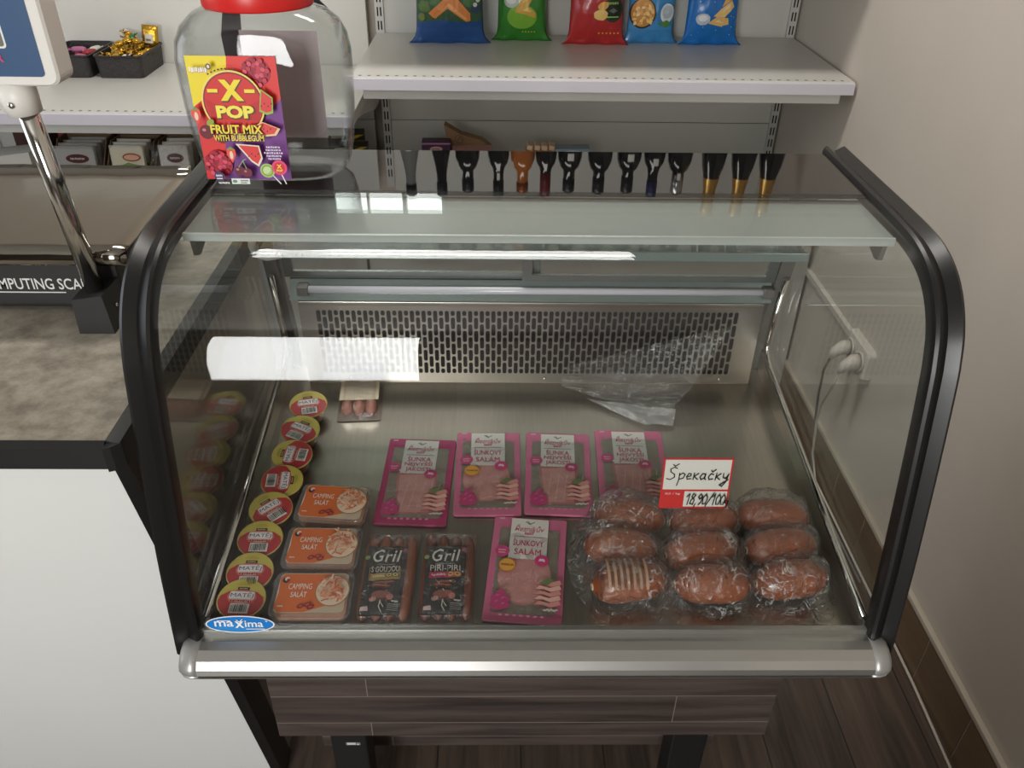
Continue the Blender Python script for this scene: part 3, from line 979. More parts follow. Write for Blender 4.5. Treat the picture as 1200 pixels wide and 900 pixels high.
def veg(a, w, h):
    a.poly([(-w * .47, h * .20), (w * .47, h * .22), (w * .47, h * .9), (-w * .47, h * .9)], (58, 92, 62))
    a.poly([(-w * .47, h * .20), (-w * .1, h * .24), (w * .3, h * .20), (w * .47, h * .24), (w * .47, h * .17), (-w * .47, h * .15)], (34, 78, 140))
    for cx, cy, r, g in ((-.36, .36, .09, (92, 118, 58)), (-.2, .42, .09, (70, 112, 60)), (.28, .42, .09, (78, 118, 70)), (.38, .34, .07, (48, 74, 96)), (-.4, .26, .05, (120, 130, 70))):
        a.ell(w * cx, h * cy, w * r, w * r, g, 14, wob=.2)
    a.poly([(-w * .24, h * .26), (-w * .3, h * .3), (w * -.05, h * .45), (w * .08, h * .47), (w * .3, h * .30), (w * .30, h * .23), (w * .24, h * .22), (w * -.02, h * .35), (w * -.2, h * .25)], (226, 140, 74))
    a.poly([(-w * .2, h * .27), (w * .0, h * .40), (w * .26, h * .25), (w * .22, h * .24), (w * -.02, h * .37)], (240, 168, 104))
    for cx, cy in ((.34, .46), (.41, .42), (.37, .38)): a.ell(w * cx, h * cy, w * .03, w * .03, (220, 224, 226), 10)
    a.text('veg', -w * .3, h * .47, w * .16, h * .045, (230, 236, 236), .02)
def green(a, w, h):
    a.ell(0, h * .26, w * .30, h * .13, (128, 186, 60), 22)
    a.poly([(-w * .15, h * .31), (w * .05, h * .29), (w * .26, h * .25), (w * .28, h * .30), (w * .12, h * .37), (w * .2, h * .45), (w * .08, h * .5), (-w * .05, h * .42)], (228, 178, 82))
    a.poly([(w * .0, h * .33), (w * .2, h * .31), (w * .1, h * .36)], (244, 210, 130)).poly([(w * .0, h * .40), (w * .12, h * .44), (w * .06, h * .48)], (244, 210, 130))
    a.ell(-w * .22, h * .42, w * .14, w * .12, (196, 200, 196), 16).ell(-w * .22, h * .43, w * .10, w * .07, (232, 234, 230), 14)
    for k in range(5): a.ell(w * (.02 + .06 * k), h * .10, w * .016, w * .016, (210, 190, 60), 8)
def red(a, w, h):
    a.ell(w * .28, h * .36, w * .18, h * .125, (28, 60, 38), 24).ell(w * .28, h * .36, w * .145, h * .10, (22, 28, 26), 24)
    a.text('CHILI', w * .28, h * .425, w * .2, h * .03, (150, 200, 90), .02).line([(w * .18, h * .29), (w * .38, h * .29)], h * .012, (150, 200, 90))
    a.poly([(w * .2, h * .35), (w * .28, h * .38), (w * .36, h * .35), (w * .28, h * .33)], (90, 100, 96))
    a.ell(w * .06, h * .31, w * .13, h * .055, (236, 196, 116), 16, wob=.08).ell(w * .1, h * .40, w * .10, h * .04, (224, 176, 92), 16, .4, wob=.08)
    for k in range(6): a.ell(w * (.05 + .07 * k), h * .125, w * .018, w * .018, (236, 160, 60), 8)
def ltblue(a, w, h):
    a.poly([(-w * .46, h * .15), (w * .46, h * .15), (w * .46, h * .9), (-w * .46, h * .9)], (72, 146, 204))
    a.ell(-w * .20, h * .32, w * .27, h * .16, (60, 44, 36), 26).ell(-w * .2, h * .325, w * .24, h * .145, (212, 150, 76), 26)
    for k in range(34): a.ell(-w * .2 + w * R.uniform(-.19, .19), h * .325 + h * R.uniform(-.11, .11), w * .045, w * .03, R.choice([(244, 200, 120), (232, 170, 84), (250, 214, 148)]), 8, R.uniform(0, 3), wob=.2)
    a.ell(w * .29, h * .33, w * .15, h * .10, (226, 230, 232), 20).ell(w * .29, h * .34, w * .11, h * .07, (190, 202, 210), 18)
    a.poly([(w * .1, h * .22), (w * .3, h * .26), (w * .42, h * .21), (w * .28, h * .18)], (86, 140, 70))
def blue2(a, w, h):
    a.ell(-w * .2, h * .26, w * .13, w * .11, (196, 206, 214), 18, wob=.05).ell(-w * .2, h * .27, w * .09, w * .06, (238, 240, 240), 14)
    for pts, c in (([(-.1, .22), (.14, .19), (.30, .21), (.28, .27), (.05, .29)], (238, 190, 112)), ([(-.02, .29), (.2, .28), (.36, .38), (.30, .44), (.1, .36)], (244, 206, 136)), ([(.12, .38), (.34, .46), (.38, .54), (.2, .5)], (232, 178, 96))):
        a.poly([(w * x, h * y) for x, y in pts], c)
    a.poly([(w * .02, h * .24), (w * .2, h * .22), (w * .1, h * .26)], (250, 226, 170)).poly([(w * .1, h * .32), (w * .28, h * .38), (w * .26, h * .41)], (250, 226, 170))
    for k in range(12): a.ell(w * R.uniform(-.4, .4), h * R.uniform(.1, .5), w * .009, w * .009, (214, 232, 244), 6)
chip_bag('crisp_bag', 'dark blue crisp bag with orange vegetables, leftmost on the shelf', -0.198, 2.010, 0.205, 0.29, 0.034, 0.02, (40, 84, 146), 0, veg, 0.02)
chip_bag('crisp_bag', 'green crisp bag with golden crisps, standing further back', 0.018, 2.060, 0.150, 0.27, 0.030, 0.0, (52, 132, 44), 0, green, 0.02)
chip_bag('crisp_bag', 'red crisp bag with a dark green oval emblem', 0.240, 2.015, 0.165, 0.28, 0.032, -0.02, (176, 44, 46), 0, red, 0.02)
chip_bag('crisp_bag', 'light blue snack bag picturing a bowl of crunchy pieces', 0.408, 2.045, 0.145, 0.27, 0.028, 0.05, (64, 140, 200), 0, ltblue, 0.02)
chip_bag('crisp_bag', 'bright blue crisp bag picturing golden crisps, rightmost on the shelf', 0.590, 2.030, 0.160, 0.29, 0.030, 0.04, (24, 112, 190), 0, blue2, 0.02)

# ------------------------------------------------------------------ bottles on the shelf above
def bottle(label, x, y, prof, glassm, cap, cap_h, capm, sticker=None, foil=None):
    root = empty('bottle', label, 'bottle', (x, y, 0.6803), group='bottles on the top shelf')
    q = MB().use(glassm)
    q.lathe(prof, 22)
    q.build('glass_body', root)
    r = prof[-1][0]
    z = prof[-1][1]
    part('cap', root, capm, lambda q: q.lathe([(r + 0.0018, z - cap_h), (r + 0.002, z - 0.002), (r * 0.8, z + 0.003)], 20))
    if foil:
        i0 = foil[0]
        part('neck_foil', root, foil[1], lambda q: q.lathe([(rr + 0.0012, zz) for rr, zz in prof[i0:]], 22, cap0=False, cap1=False))
    if sticker:
        rr, zz = sticker
        part('price_sticker', root, flat((226, 224, 218)), lambda q: q.grid(lambda u, v: ((rr + 0.001) * math.sin((u - 0.5) * 0.5), -(rr + 0.001) * math.cos((u - 0.5) * 0.5), zz + v * 0.022), 6, 1))
    return root
WINE = [(0.028, 0), (0.0325, 0.004), (0.033, 0.02), (0.033, 0.185), (0.032, 0.205), (0.029, 0.225), (0.019, 0.243), (0.0155, 0.262), (0.0145, 0.318), (0.016, 0.320), (0.016, 0.330), (0.0145, 0.332)]
SLIM = [(0.026, 0), (0.031, 0.004), (0.031, 0.16), (0.029, 0.19), (0.020, 0.235), (0.0150, 0.27), (0.0145, 0.325), (0.0145, 0.332)]
BULB = [(0.030, 0), (0.0365, 0.006), (0.0375, 0.10), (0.0375, 0.19), (0.036, 0.215), (0.028, 0.240), (0.018, 0.252), (0.0165, 0.30), (0.0165, 0.318)]
CHAM = [(0.036, 0), (0.040, 0.005), (0.0405, 0.14), (0.039, 0.19), (0.033, 0.235), (0.024, 0.27), (0.0185, 0.305), (0.0165, 0.35), (0.018, 0.36), (0.0185, 0.383), (0.013, 0.392)]
DG = mat('dark_bottle_glass', (10, 12, 10), 0.06, spec=0.6)
AMB = mat('amber_bottle_glass', (168, 98, 40), 0.06, spec=0.6)
CLR = mat('pale_spirit_bottle', (120, 122, 120), 0.06, spec=0.6)
BC, GC, RC = mat('black_cap', (22, 22, 24), 0.35), mat('gold_foil', (200, 158, 88), 0.3, metal=0.8), mat('wine_red_cap', (110, 20, 26), 0.35)
SIL = mat('silver_cap', (190, 190, 188), 0.25, metal=0.9)
for lb, x, pr, gm, ch, cm, stk, fo in (
    ('clear slim spirit bottle with dark cap, leftmost on the top shelf', -0.317, SLIM, CLR, 0.035, BC, (0.031, 0.165), None),
    ('dark straight wine bottle, second from left on the top shelf', -0.223, SLIM, DG, 0.04, BC, None, None),
    ('round shouldered dark bottle without sticker beside the straight one', -0.144, BULB, DG, 0.04, BC, None, None),
    ('dark bottle with a neck sticker, left of the amber one', -0.051, WINE, DG, 0.05, BC, (0.0165, 0.255), None),
    ('amber liqueur bottle with glowing round body', 0.022, BULB, AMB, 0.03, mat('copper_cap', (150, 84, 50), 0.3, metal=0.6), None, None),
    ('dark wine bottle with red capsule, right of the amber one', 0.092, WINE, DG, 0.085, RC, None, None),
    ('dark bottle with shoulder sticker, right of the red capsule', 0.164, BULB, DG, 0.04, BC, (0.0368, 0.19), None),
    ('broad dark bottle in the middle of the top shelf', 0.254, BULB, DG, 0.05, BC, None, None),
    ('broad dark bottle with a sticker, right of the middle', 0.343, BULB, DG, 0.05, BC, (0.0368, 0.19), None),
    ('dark bottle with bluish label, next to the grey seal bottle', 0.420, WINE, DG, 0.05, mat('blue_cap', (40, 42, 90), 0.35), (0.031, 0.205), None),
    ('dark bottle with silver neck and round grey seal', 0.495, BULB, DG, 0.06, SIL, (0.018, 0.25), None),
    ('sparkling wine bottle with gold neck, left of three', 0.600, CHAM, DG, 0.02, GC, None, (5, GC)),
    ('sparkling wine bottle with gold neck, middle of three', 0.690, CHAM, DG, 0.02, GC, None, (5, GC)),
    ('sparkling wine bottle with gold neck, rightmost on the top shelf', 0.775, CHAM, DG, 0.02, GC, None, (5, GC))):
    bottle(lb, x, 1.80 + R.uniform(-0.006, 0.006), pr, gm, 0, ch, cm, stk, fo)

# ------------------------------------------------------------------ small goods on the lower shelf behind the case
ZL = -0.0995
def carton(name, label, cat, c, size, rz, m, draw=None, group=None, top=True, z=None, rx=0.0):
    root = empty(name, label, cat, (c[0], c[1], ZL if z is None else z), (rx, 0, rz), group)
    part('carton', root, m, lambda q: q.box((-size[0] / 2, -size[1] / 2, 0), (size[0] / 2, size[1] / 2, size[2]), 0.0012))
    if draw:
        a = Art(0.0003)
        draw(a, size[0], size[2])
        a.build('printed_front', root, (0, -size[1] / 2 - 0.0001, 0), (PI / 2, 0, 0))
    return root
def purple(a, w, h):
    a.ell(0, h * .82, w * .24, h * .085, (150, 40, 48), 20).ell(0, h * .82, w * .21, h * .068, (196, 170, 172), 20).text('baking', 0, h * .82, w * .3, h * .05, (96, 22, 40), .01)
    a.rect(-w * .5, h * .95, w * .5, h * .99, (186, 120, 160))
carton('sachet_box', 'small purple box with pale oval label, behind the case', 'box', (-0.247, 1.95), (0.090, 0.05, 0.112), 0.02, mat('purple_carton', (62, 34, 66), 0.5), purple)
root = empty('paper_bag', 'brown kraft paper bag folded to a point, behind the case', 'paper bag', (-0.150, 1.985, ZL), (0, 0, -0.05))
def pbag(q):
    q.prism([(-0.075, 0.0), (0.075, 0.0), (0.075, 0.085), (0.045, 0.108), (-0.02, 0.125), (-0.072, 0.155), (-0.066, 0.11)], 'y', -0.018, 0.02)
part('bag', root, mat('kraft_paper', (150, 118, 88), 0.8, var=0.1, bump=0.3, scale=25), pbag)
a = Art(0.0003)
a.ring(-0.025, 0.11, 0.013, 0.002, (110, 80, 56), 16).line([(-0.032, 0.105), (-0.022, 0.118), (-0.012, 0.104)], 0.002, (110, 80, 56))
a.build('printed_mark', root, (0, -0.0185, 0), (PI / 2, 0, 0))
carton('sachet_stack', 'pink and cream packet lying in front of the paper bag', 'packet', (-0.133, 1.925), (0.125, 0.06, 0.096), 0.06, mat('pink_packet', (206, 152, 144), 0.6, var=0.1), lambda a, w, h: a.rect(-w / 2, h * .8, w / 2, h * .86, (236, 206, 196)).rect(-w / 2, h * .9, w / 2, h * .93, (180, 110, 104)))
root = empty('biscuit_tray', 'cream tray of biscuits seen over the case edge', 'biscuits', (0.083, 1.95, ZL))
part('tray', root, mat('cream_tray', (216, 176, 138), 0.5), lambda q: q.box((-0.05, -0.03, 0), (0.05, 0.03, 0.088), 0.004))
for i in range(4):
    part('biscuit', root, mat('biscuit', (226, 194, 160), 0.6, var=0.1), lambda q: q.box((-0.045 + 0.023 * i, -0.022, 0.0885), (-0.025 + 0.023 * i, 0.022, 0.104), 0.004, rot=Matrix.Rotation(0.2, 3, 'Y')))
carton('blue_packet', 'pale blue packet right of the biscuit tray', 'packet', (0.182, 1.95), (0.11, 0.05, 0.096), 0.03, mat('pale_blue_packet', (142, 160, 168), 0.5), lambda a, w, h: a.ell(0, h * .85, w * .3, h * .1, (206, 216, 220), 16))
def yellow(a, w, h):
    a.poly([(-w * .5, h * .6), (w * .3, h * .95), (w * .5, h * .95), (-w * .3, h * .6)], (204, 178, 40)).rect(w * .1, h * .62, w * .5, h * .78, (204, 178, 40)).rect(-w * .4, h * .86, -w * .05, h * .95, (220, 210, 190))
for k in range(2):
    carton('coffee_packet', ('black and yellow packet in front, left of the slotted upright', 'black and yellow packet behind another, left of the slotted upright')[k], 'packet', (-0.520 - 0.02 * k, 1.945 + 0.07 * k), (0.115, 0.05, 0.090 + 0.018 * k), 0.1, mat('black_packet', (40, 32, 26), 0.45), yellow, 'black and yellow packets', z=-0.0895)

# boxes with sachets on the lower shelf of the left bay
ZB = -0.0895
def sachet(label, x, y, w, h, rx, rz, m, draw, group, z=ZB):
    root = empty('sachet', label, 'sachet', (x, y, z), (rx, 0, rz), group)
    def env(q):
        n = 8
        q.rings([[(w * u / 2, sg * (0.004 * max(0, (1 - u * u)) ** .5 * math.sin(PI * min(1, max(0, v))) ** .6 + 0.0005), v * h) for u, sg in ([(-1 + 2 * i / n, -1) for i in range(n + 1)] + [(1 - 2 * i / n, 1) for i in range(1, n)])] for v in (0, .06, .2, .5, .8, .94, 1.0)])
    part('envelope', root, m, env)
    a = Art(0.0003)
    draw(a, w, h)
    a.build('printed_front', root, (0, -0.0052, 0), (PI / 2, 0, 0))
    return root
def s_oval(bg):
    def f(a, w, h):
        a.rect(-w * .46, h * .06, w * .46, h * .94, bg)
        a.ell(w * .04, h * .76, w * .28, h * .09, (110, 30, 30), 22).ell(w * .04, h * .76, w * .25, h * .07, (70, 26, 28), 20).text('sugar', w * .04, h * .76, w * .34, h * .05, (206, 190, 184), .01)
    return f
def s_green(a, w, h):
    a.rect(-w * .46, h * .60, w * .46, h * .96, (222, 216, 190)).rect(-w * .46, h * .45, w * .46, h * .60, (236, 236, 230)).poly([(-w * .46, h * .56), (0, h * .68), (w * .46, h * .60), (w * .46, h * .50), (-w * .46, h * .50)], (120, 160, 60))
    a.rect(-w * .46, h * .08, w * .46, h * .46, (232, 230, 224)).rect(-w * .1, h * .08, w * .25, h * .46, (190, 44, 40))
    a.ell(w * .12, h * .78, w * .26, h * .08, (170, 60, 40), 20).ell(w * .12, h * .78, w * .22, h * .055, (226, 180, 150), 18)
def tray_box(label, x, y, w, d, h, rz, m):
    root = empty('display_carton', label, 'carton', (x, y, ZB), (0, 0, rz), 'open cartons on the low left shelf')
    t_ = 0.003
    part('floor_board', root, m, lambda q: q.box((-w / 2, -d / 2, 0), (w / 2, d / 2, 0.003)))
    for sg in (-1, 1):
        part('side_wall', root, m, lambda q: q.prism([(-d / 2, 0.003), (d / 2, 0.003), (d / 2, h), (d * 0.1, h), (-d / 2, h * 0.42)], 'x', sg * w / 2 - t_ / 2, sg * w / 2 + t_ / 2))
    part('front_wall', root, m, lambda q: q.box((-w / 2 + t_, -d / 2 - t_ / 2, 0.003), (w / 2 - t_, -d / 2 + t_ / 2, h * 0.42)))
    part('rear_wall', root, m, lambda q: q.box((-w / 2 + t_, d / 2 - t_ / 2, 0.003), (w / 2 - t_, d / 2 + t_ / 2, h)))
    return root
GREYS = mat('silver_sachet_paper', (176, 172, 166), 0.5)
WHS = mat('white_sachet_paper', (226, 222, 214), 0.5)
tray_box('open carton of grey sachets, left of the carton of green ones', -1.262, 1.75, 0.140, 0.15, 0.155, 0.02, CARTON)
for k in range(4):
    sachet(('frontmost grey sachet with dark oval in the left carton', 'second grey sachet in the left carton', 'third grey sachet in the left carton', 'rearmost grey sachet in the left carton')[k], -1.266 + 0.002 * k, 1.70 + 0.028 * k, 0.118, 0.145, -0.12, 0.02, GREYS, s_oval((178, 176, 172)), 'grey sachets in the left carton', ZB + 0.005)
tray_box('open brown carton of green and white sachets, middle of the three', -1.118, 1.75, 0.125, 0.15, 0.150, -0.02, CARTON)
for k in range(3):
    sachet(('frontmost green and white sachet in the middle carton', 'second green and white sachet in the middle carton', 'rearmost green and white sachet in the middle carton')[k], -1.118, 1.70 + 0.030 * k, 0.100, 0.148, -0.12, 0.0, WHS, s_green, 'green sachets in the middle carton', ZB + 0.005)
tray_box('open carton of clear wrapped white sachets, nearest to the candy jar', -0.978, 1.75, 0.130, 0.15, 0.150, -0.04, CARTON)
for k in range(3):
    sachet(('frontmost white sachet with oval in the right carton', 'second white sachet with oval in the right carton', 'rearmost white sachet with oval in the right carton')[k], -0.985 + 0.002 * k, 1.70 + 0.032 * k, 0.085, 0.150, -0.14, 0.05, WHS, s_oval((224, 218, 212)), 'white sachets in the right carton', ZB + 0.005)
root = empty('clear_wrap_bag', 'crumpled clear wrapper over the white sachets', 'plastic bag', (-0.975, 1.665, ZB + 0.067))
def crump(q):
    def f(u, v):
        p = Vector((u * 5, v * 5, 1.7))
        d = 0.012 * noise.noise(p) + 0.010 * abs(noise.noise(p * 2.3))
        return ((u - 0.5) * 0.11 + 0.006 * noise.noise(p * 1.7), -0.012 + d + 0.012 * v, v * 0.105 + 0.006 * noise.noise(p * 2))
    q.grid(f, 22, 22)
part('film', root, FILM, crump)
for k, (x, w, h, c) in enumerate(((-1.345, 0.060, 0.165, (150, 40, 44)), (-1.20, 0.12, 0.175, (110, 28, 32)), (-1.06, 0.10, 0.185, (136, 24, 32)), (-1.46, 0.10, 0.150, (92, 60, 50)))):
    carton('spice_box', ('red box behind the gap left of the grey sachets', 'dark red box behind the grey sachets', 'bright red box behind the green sachets', 'brown box behind the white carton at far left')[k], 'box', (x, 1.90), (w, 0.09, h), 0, mat('spice_box_%d' % k, c, 0.5), None, 'red boxes at the rear of the low left shelf', z=ZB)
root = empty('white_carton', 'white carton with slanted top at far left behind the scale', 'box', (-1.46, 1.72, ZB))
part('carton', root, flat((224, 220, 212)), lambda q: q.prism([(-0.14, 0), (0.085, 0), (0.085, 0.142), (-0.14, 0.112)], 'y', -0.05, 0.05))
part('flap', root, flat((236, 233, 226)), lambda q: q.prism([(-0.14, 0.1125), (0.085, 0.1425), (0.085, 0.1445), (-0.14, 0.1145)], 'y', -0.052, 0.03))

# ------------------------------------------------------------------ baskets of sweets on the left shelf
ZK = 0.1905
WEAVE = mat('black_plastic_weave', (40, 36, 36), 0.55, var=0.5, bump=0.8, scale=160)
def basket(label, x, y, rz, w=0.140, d=0.20, h=0.062):
    root = empty('sweets_basket', label, 'basket', (x, y, ZK), (0, 0, rz), 'black baskets of sweets')
    q = MB().use(WEAVE)
    o0, o1 = rrect_pts(w / 2 * .93, d / 2 * .95, .014), rrect_pts(w / 2, d / 2, .016)
    i1, i0 = rrect_pts(w / 2 - .003, d / 2 - .003, .014), rrect_pts(w / 2 * .93 - .003, d / 2 * .95 - .003, .012)
    q.rings([[(p[0], p[1], 0) for p in o0], [(p[0], p[1], h) for p in o1], [(p[0], p[1], h) for p in i1], [(p[0], p[1], .003) for p in i0]], smooth=False)
    q.build('woven_body', root)
    q = MB().use(mat('basket_rim', (32, 29, 29), 0.4))
    q.tube([(p[0], p[1], h) for p in o1] + [(o1[0][0], o1[0][1], h)], 0.0035, 8, False)
    q.build('rim', root)
    return root
basket('black woven basket heaped with gold wrapped sweets', -1.185, 2.045, 0.0)
basket('black woven basket with pink sweets, left of the gold ones', -1.340, 2.045, 0.0)
def sweet(name, label, loc, rot, m, L, r, group, bandm=None):
    root = empty(name, label, 'sweet', loc, rot, group)
    part('wrapped_body', root, m, lambda q: q.rings([[(L * t, r * k * math.cos(2 * PI * j / 12) * (1 + .12 * math.sin(3 * j + t * 40)), r * k * .8 * math.sin(2 * PI * j / 12)) for j in range(12)] for t, k in ((-.5, .25), (-.44, .75), (-.25, 1), (.0, 1.04), (.25, 1), (.44, .75), (.5, .25))]))
    for sg in (-1, 1):
        part('twist', root, m, lambda q: q.grid(lambda u, v: (sg * (L * .48 + v * L * .34), (u - .5) * r * (.5 + 2.6 * v), .25 * r * math.sin(u * 14) * (.2 + v)), 9, 3))
    return root
GOLD = mat('gold_wrapper', (206, 160, 52), 0.22, metal=0.75, bump=0.5, scale=120)
GRN = mat('green_wrapper', (30, 120, 66), 0.25, metal=0.5, bump=0.5, scale=120)
WHW = mat('white_wrapper', (226, 220, 206), 0.35, bump=0.4, scale=120)
PNK = mat('pink_wrapper', (190, 110, 150), 0.35, bump=0.4, scale=120)
REDW = mat('red_wrapper', (166, 44, 56), 0.35, bump=0.4, scale=120)
g = 'gold wrapped sweets in the basket'
protos = {}
spots = []
for k in range(5):
    for j in range(4):
        spots.append((-0.048 + 0.032 * j + R.uniform(-.004, .004), -0.078 + 0.038 * k + R.uniform(-.004, .004), 0.050 + R.uniform(0, .006) + (0.004 if j in (1, 2) else 0)))
for k in range(7):
    spots.append((R.uniform(-.035, .04), -0.02 + 0.016 * k, 0.079 + R.uniform(0, .006) + .002 * k))
rows = ('front', 'second', 'middle', 'fourth', 'rear')
for i, (x, y, z) in enumerate(spots):
    m_ = GRN if i in (23,) else WHW if i in (2, 26) else GOLD
    cname = {id(GRN): 'green', id(WHW): 'white', id(GOLD): 'gold'}[id(m_)]
    lb = ('%s wrapped sweet, %s in the %s row of the basket' % (cname, ('left end', 'left of centre', 'right of centre', 'right end')[i % 4], rows[i // 4])) if i < 20 else '%s wrapped sweet, number %s from the front on top of the heap' % (cname, ('one', 'two', 'three', 'four', 'five', 'six', 'seven')[i - 20])
    loc, rot = (-1.185 + x, 2.045 + y, ZK + z), (R.uniform(-.5, .5), R.uniform(-.6, .6), R.uniform(0, 3.1))
    if m_.name not in protos:
        protos[m_.name] = sweet('wrapped_sweet', lb, loc, rot, m_, 0.026, 0.0115, g)
    else:
        c = copy_tree(protos[m_.name])
        c.location, c.rotation_euler = loc, rot
        c['label'] = lb
root = empty('sweets_packet', 'gold sweets packet leaning at the rear of the basket', 'packet', (-1.140, 2.108, ZK + 0.060), (-0.15, 0.12, 0.1))
part('packet', root, GOLD, lambda q: q.rings([[(0.024 * u, sg * 0.006 * (1 - u * u) ** .5, v * 0.06) for u, sg in ([(-1 + .25 * i, -1) for i in range(9)] + [(1 - .25 * i, 1) for i in range(1, 8)])] for v in (0, .3, .7, 1)]))
a = Art(0.0003)
a.rect(-.014, .008, .010, .034, (216, 208, 190)).rect(-.010, .014, .004, .020, (130, 120, 110))
a.build('printed_front', root, (0, -.0075, 0), (PI / 2, 0, 0))
for i, (x, y, z, m_, rz, lb) in enumerate(((-.02, -.06, .040, PNK, .2, 'pink wrapped sweet at the front of the left basket'), (.02, -.03, .044, PNK, -.3, 'pink wrapped sweet in the middle of the left basket'), (.025, .02, .048, REDW, .9, 'red wrapped sweet in the left basket'), (.030, .055, .050, WHW, 1.3, 'white wrapped sweet at the right of the left basket'), (-.018, .045, .050, PNK, .1, 'pink wrapped sweet at the back of the left basket'))):
    sweet('bar_sweet', lb, (-1.340 + x, 2.045 + y, ZK + z), (0, 0, rz), m_, 0.045, 0.012, 'sweets in the left basket')

# ================================================================== candy jar on the glass top
jar = empty('candy_jar', 'big clear plastic sweets jar with red lid and fruit lolly label', 'jar', (-0.338, 0.430, 0.4562))
def sup(a_, b_, e, z, n=48):
    out = []
    for k in range(n):
        t = 2 * PI * k / n
        c, s_ = math.cos(t), math.sin(t)
        out.append((a_ * math.copysign(abs(c) ** (2 / e), c), b_ * math.copysign(abs(s_) ** (2 / e), s_), z))
    return out
JP = [(0.070, 0.045, 3.0, 0.000), (0.084, 0.060, 3.4, 0.004), (0.0905, 0.0665, 3.6, 0.012), (0.0945, 0.069, 3.8, 0.030), (0.099, 0.070, 3.9, 0.070), (0.1015, 0.070, 3.9, 0.115),
      (0.1015, 0.070, 3.8, 0.145), (0.0985, 0.0695, 3.6, 0.165), (0.091, 0.067, 3.2, 0.181), (0.078, 0.063, 2.6, 0.193), (0.064, 0.060, 2.2, 0.199), (0.059, 0.059, 2.0, 0.202), (0.059, 0.059, 2.0, 0.222)]
q = MB().use(JARP)
q.rings([sup(*p) for p in JP] + [sup(p[0] - 0.0016, p[1] - 0.0016, p[2], p[3] + (0.0016 if i == 0 else 0)) for i, p in list(enumerate(JP))[::-1]])
q.build('jar_body', jar)
REDL = mat('red_lid_plastic', (222, 44, 40), 0.35)
def lid(q):
    n = 72
    def rg(r, z, rib): return [((r + (0.0009 if rib and k % 2 else 0)) * math.cos(2 * PI * k / n), (r + (0.0009 if rib and k % 2 else 0)) * math.sin(2 * PI * k / n), z) for k in range(n)]
    q.rings([rg(0.0600, 0.200, 0), rg(0.0635, 0.200, 0), rg(0.0640, 0.202, 1), rg(0.0640, 0.226, 1), rg(0.0620, 0.230, 0), rg(0.057, 0.2315, 0)])
part('screw_lid', jar, REDL, lid)['label'] = 'red screw lid'
# front label, 104 x 146 mm
a = Art(0.00015)
RED_, YEL, PUR, WH = (228, 52, 48), (246, 226, 40), (122, 58, 142), (244, 240, 236)
W2, H2 = 0.052, 0.073
a.rect(-W2, -H2, W2, H2, RED_)
a.poly([(-W2, H2), (-0.004, H2), (-0.006, 0.060), (-0.015, 0.046), (-0.030, 0.034), (-0.042, 0.022), (-W2, 0.015)], YEL)
a.poly([(W2, 0.025), (0.035, 0.012), (0.018, -0.004), (-0.004, -0.014), (-0.022, -0.026), (-0.024, -0.045), (-0.030, -0.060), (-0.030, -H2), (W2, -H2)], PUR)
a.poly([(-W2, -0.045), (-0.028, -0.050), (-0.030, -H2), (-W2, -H2)], (222, 40, 46))
for cx, cy, r in ((0.028, 0.056, 0.0165), (-0.033, -0.052, 0.0165)):
    a.ell(cx, cy, r, r, (176, 26, 52), 20)
    for k in range(26):
        t, d = k * 2.4, r * math.sqrt((k + .5) / 26) * .92
        a.ell(cx + d * math.cos(t), cy + d * math.sin(t), r * .17, r * .17, ((206, 44, 74), (160, 20, 46), (222, 84, 108))[k % 3], 8)
a.ell(-0.002, 0.022, 0.0365, 0.0375, (248, 226, 120), 44).ell(-0.002, 0.022, 0.0345, 0.0355, (132, 26, 24), 44).ell(-0.002, 0.022, 0.0330, 0.0340, (216, 40, 36), 44)
a.poly([(-0.034, 0.027), (-0.02, 0.020), (0.01, 0.018), (0.03, 0.026), (0.031, 0.012), (0.026, 0.002), (-0.03, 0.004)], (196, 30, 30))
a.text('X', -0.001, 0.036, 0.029, 0.026, (96, 66, 14), 0.07).text('X', -0.002, 0.037, 0.027, 0.024, (250, 228, 50), 0.06)
for x in (-0.023, 0.020): a.rect(x - 0.006, 0.0335, x + 0.006, 0.0375, (120, 60, 20)).rect(x - 0.0065, 0.0345, x + 0.0055, 0.0385, (250, 228, 60))
a.text('POP', 0.000, 0.0115, 0.046, 0.0165, (96, 66, 14), 0.06).text('POP', -0.001, 0.0125, 0.044, 0.0150, (252, 236, 90), 0.05)
for k, ch in enumerate(range(9)): a.rect(-0.026 + 0.0042 * k, 0.052 + 0.009 * math.sin((k + 1.2) / 4), -0.0235 + 0.0042 * k, 0.0535 + 0.009 * math.sin((k + 1.2) / 4), (60, 40, 10), 0.5 - 0.1 * k)
a.text('sweets', -0.034, 0.060, 0.022, 0.0075, (150, 60, 100), 0.04).text('sweets', -0.0342, 0.0604, 0.0215, 0.0070, (250, 246, 250), 0.0).ell(-0.0225, 0.064, 0.003, 0.0035, (110, 70, 50), 10).ell(-0.0225, 0.064, 0.0016, 0.002, (240, 236, 230), 8)
def melon(pts, fl, rim):
    a.poly(pts, rim)
    c = (sum(p[0] for p in pts) / len(pts), sum(p[1] for p in pts) / len(pts))
    a.poly([(c[0] + (x - c[0]) * .82, c[1] + (y - c[1]) * .82 + .0008) for x, y in pts], fl)
    for k in range(4): a.ell(c[0] + (k - 1.5) * .004, c[1] + (.002 if k % 2 else -.001), .0006, .0011, (50, 20, 20), 8)
melon([(0.033, 0.040), (0.046, 0.030), (0.044, 0.012), (0.036, 0.010), (0.028, 0.014)], (226, 60, 58), (150, 190, 80))
melon([(0.012, -0.006), (0.030, 0.002), (0.050, -0.006), (0.044, -0.014), (0.026, -0.016)], (232, 70, 66), (240, 214, 160))
